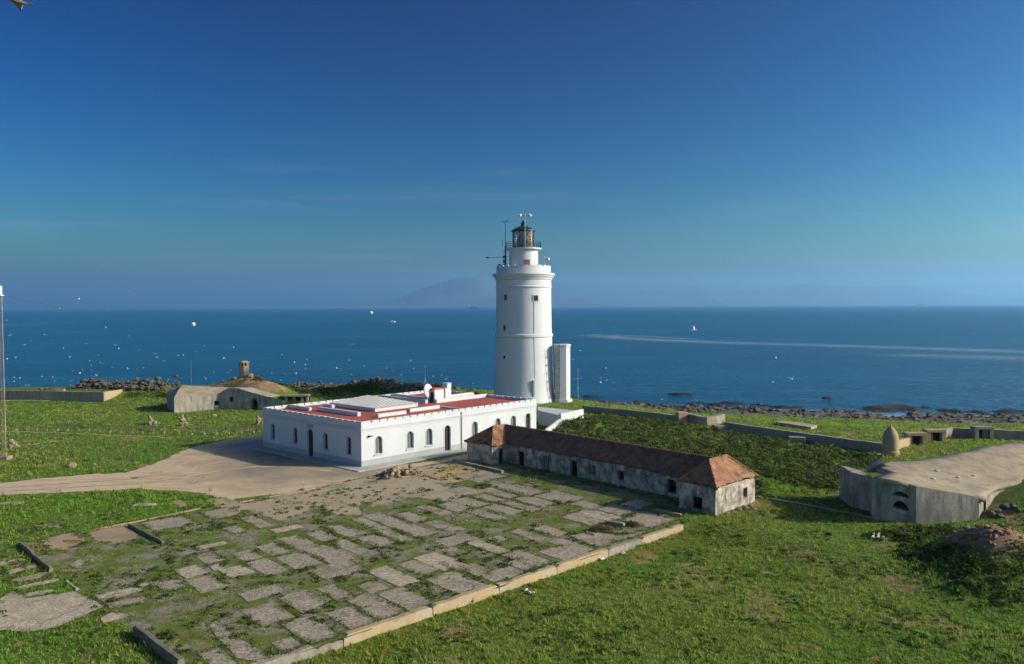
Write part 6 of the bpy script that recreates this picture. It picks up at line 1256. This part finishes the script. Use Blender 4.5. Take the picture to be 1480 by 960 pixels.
p = at(912, 760); m_ = leaves('dry_bush', np.array([[p[0]+a, p[1]+b, .05] for a, b in ((0, 0), (.4, .1), (-.35, .1))]), np.array([.45, .35, .32]), 200, .05, [(.12, .10, .045), (.09, .09, .035)], 10, .8); tag(m_, 'smaller olive brown bush beside the planting trough in the court', 'bush')
# grass tufts: one ground cover, denser near the camera
pal_n = lambda x, y: fbm(x*.11, y*.11, 4, 81)
def grass(name, n, r0, r1, hs_, ws_, nb, seed):
    x, y = sector(n, r0, r1, 45); pv = inany(x, y, PAVED); bp2 = inany(x, y, bare_px); bl = inany(x, y, bldg); ci = court_in(x, y); tt_ = (y-np.interp(x, PLX, PLY))/np.maximum(np.interp(x, SEX, SEY)-np.interp(x, PLX, PLY), 6)
    g = fbm(x*.5, y*.5, 3, 83); u_ = rng.random(len(x)); k = ~bl & ((~pv) | (u_ < .07*(g > .5))) & ((~bp2) | (u_ < .004)) & ((~ci) | (u_ < np.clip((g-.41)*3.2, 0, .7))) & (u_ < 1.05-sst(.1, .55, tt_)*1.0)
    top = inpoly(x, y, [tuple(q) for q in zpoly(480, 660, 5.054, [(100, 170), (690, 100), (1060, 90), (960, 300), (440, 330), (60, 320)])]); k &= (~top) | (u_ < .06)
    x, y, ci = x[k], y[k], ci[k]; a = pal_n(x, y); b = rng.random(len(x)); ld_ = lawn_d(x, y)
    c = np.where((a < .43)[:, None], [.19, .365, .046], np.where((a < .51)[:, None], [.245, .395, .057], [.31, .415, .076]))
    c = np.where((b < .16)[:, None], [.075, .14, .026], c); c = np.where((b > .90)[:, None], [.36, .34, .14], c)
    yb = np.exp(-((ld_-1.3)/1.5)**2)*(ld_ > 0); c = np.where(((yb*.75 > rng.random(len(x))) & (fbm(x*.5, y*.5, 3, 84) > .42))[:, None], [.33, .32, .055], c)
    yl = (fbm(x*.22, y*.22, 4, 85) > .60) & (rng.random(len(x)) < .35); c = np.where(yl[:, None], [.25, .30, .055], c)
    c = np.where((ci & (rng.random(len(x)) < .5))[:, None], [.16, .15, .055], c)
    h = hs_*rng.lognormal(0, .35, len(x))*(.6+.8*fbm(x*.7, y*.7, 3, 86))*np.where(ci, .75, 1); w_ = ws_*rng.uniform(.6, 1.4, len(x))
    o = blades(name, np.c_[x, y, T(x, y)], h, w_, nb, c, seed); tag(o, kind='stuff')
# grass creeping over the broken paving edges
ex, ey = [], []
for pg in PAVED:
    pa = np.array(pg); k = max(6, int(len(pa)*1.5)); i_ = rng.integers(0, len(pa), k); ex.append(pa[i_, 0]+rng.normal(0, .09, k)); ey.append(pa[i_, 1]+rng.normal(0, .09, k))
ex, ey = np.concatenate(ex), np.concatenate(ey); k = (fbm(ex*.6, ey*.6, 3, 95) > .50); ex, ey = ex[k], ey[k]; b_ = rng.random(len(ex))
ec = np.where((b_ < .4)[:, None], [.13, .22, .04], np.where((b_ < .7)[:, None], [.09, .13, .03], [.20, .19, .07]))
o = blades('edge_grass', np.c_[ex, ey, T(ex, ey)+.02], rng.uniform(.07, .18, len(ex)), rng.uniform(.10, .24, len(ex)), 7, ec, 21, .9); tag(o, kind='stuff')
# clods on the bare earth mound
n = 420; a = rng.uniform(0, 6.28, n); q = np.sqrt(rng.random(n)); x = 33.0+3.6*q*np.cos(a); y = 51.3+3.4*q*np.sin(a)
rock_field('earth_clods', np.c_[x, y, T(x, y)], rng.lognormal(-2.3, .5, n).clip(.05, .35), 31, MT['clod'])
grass('grass', 100000, 31, 85, .135, .17, 7, 11)
grass('meadow_grass', 62000, 75, 175, .22, .30, 6, 12)
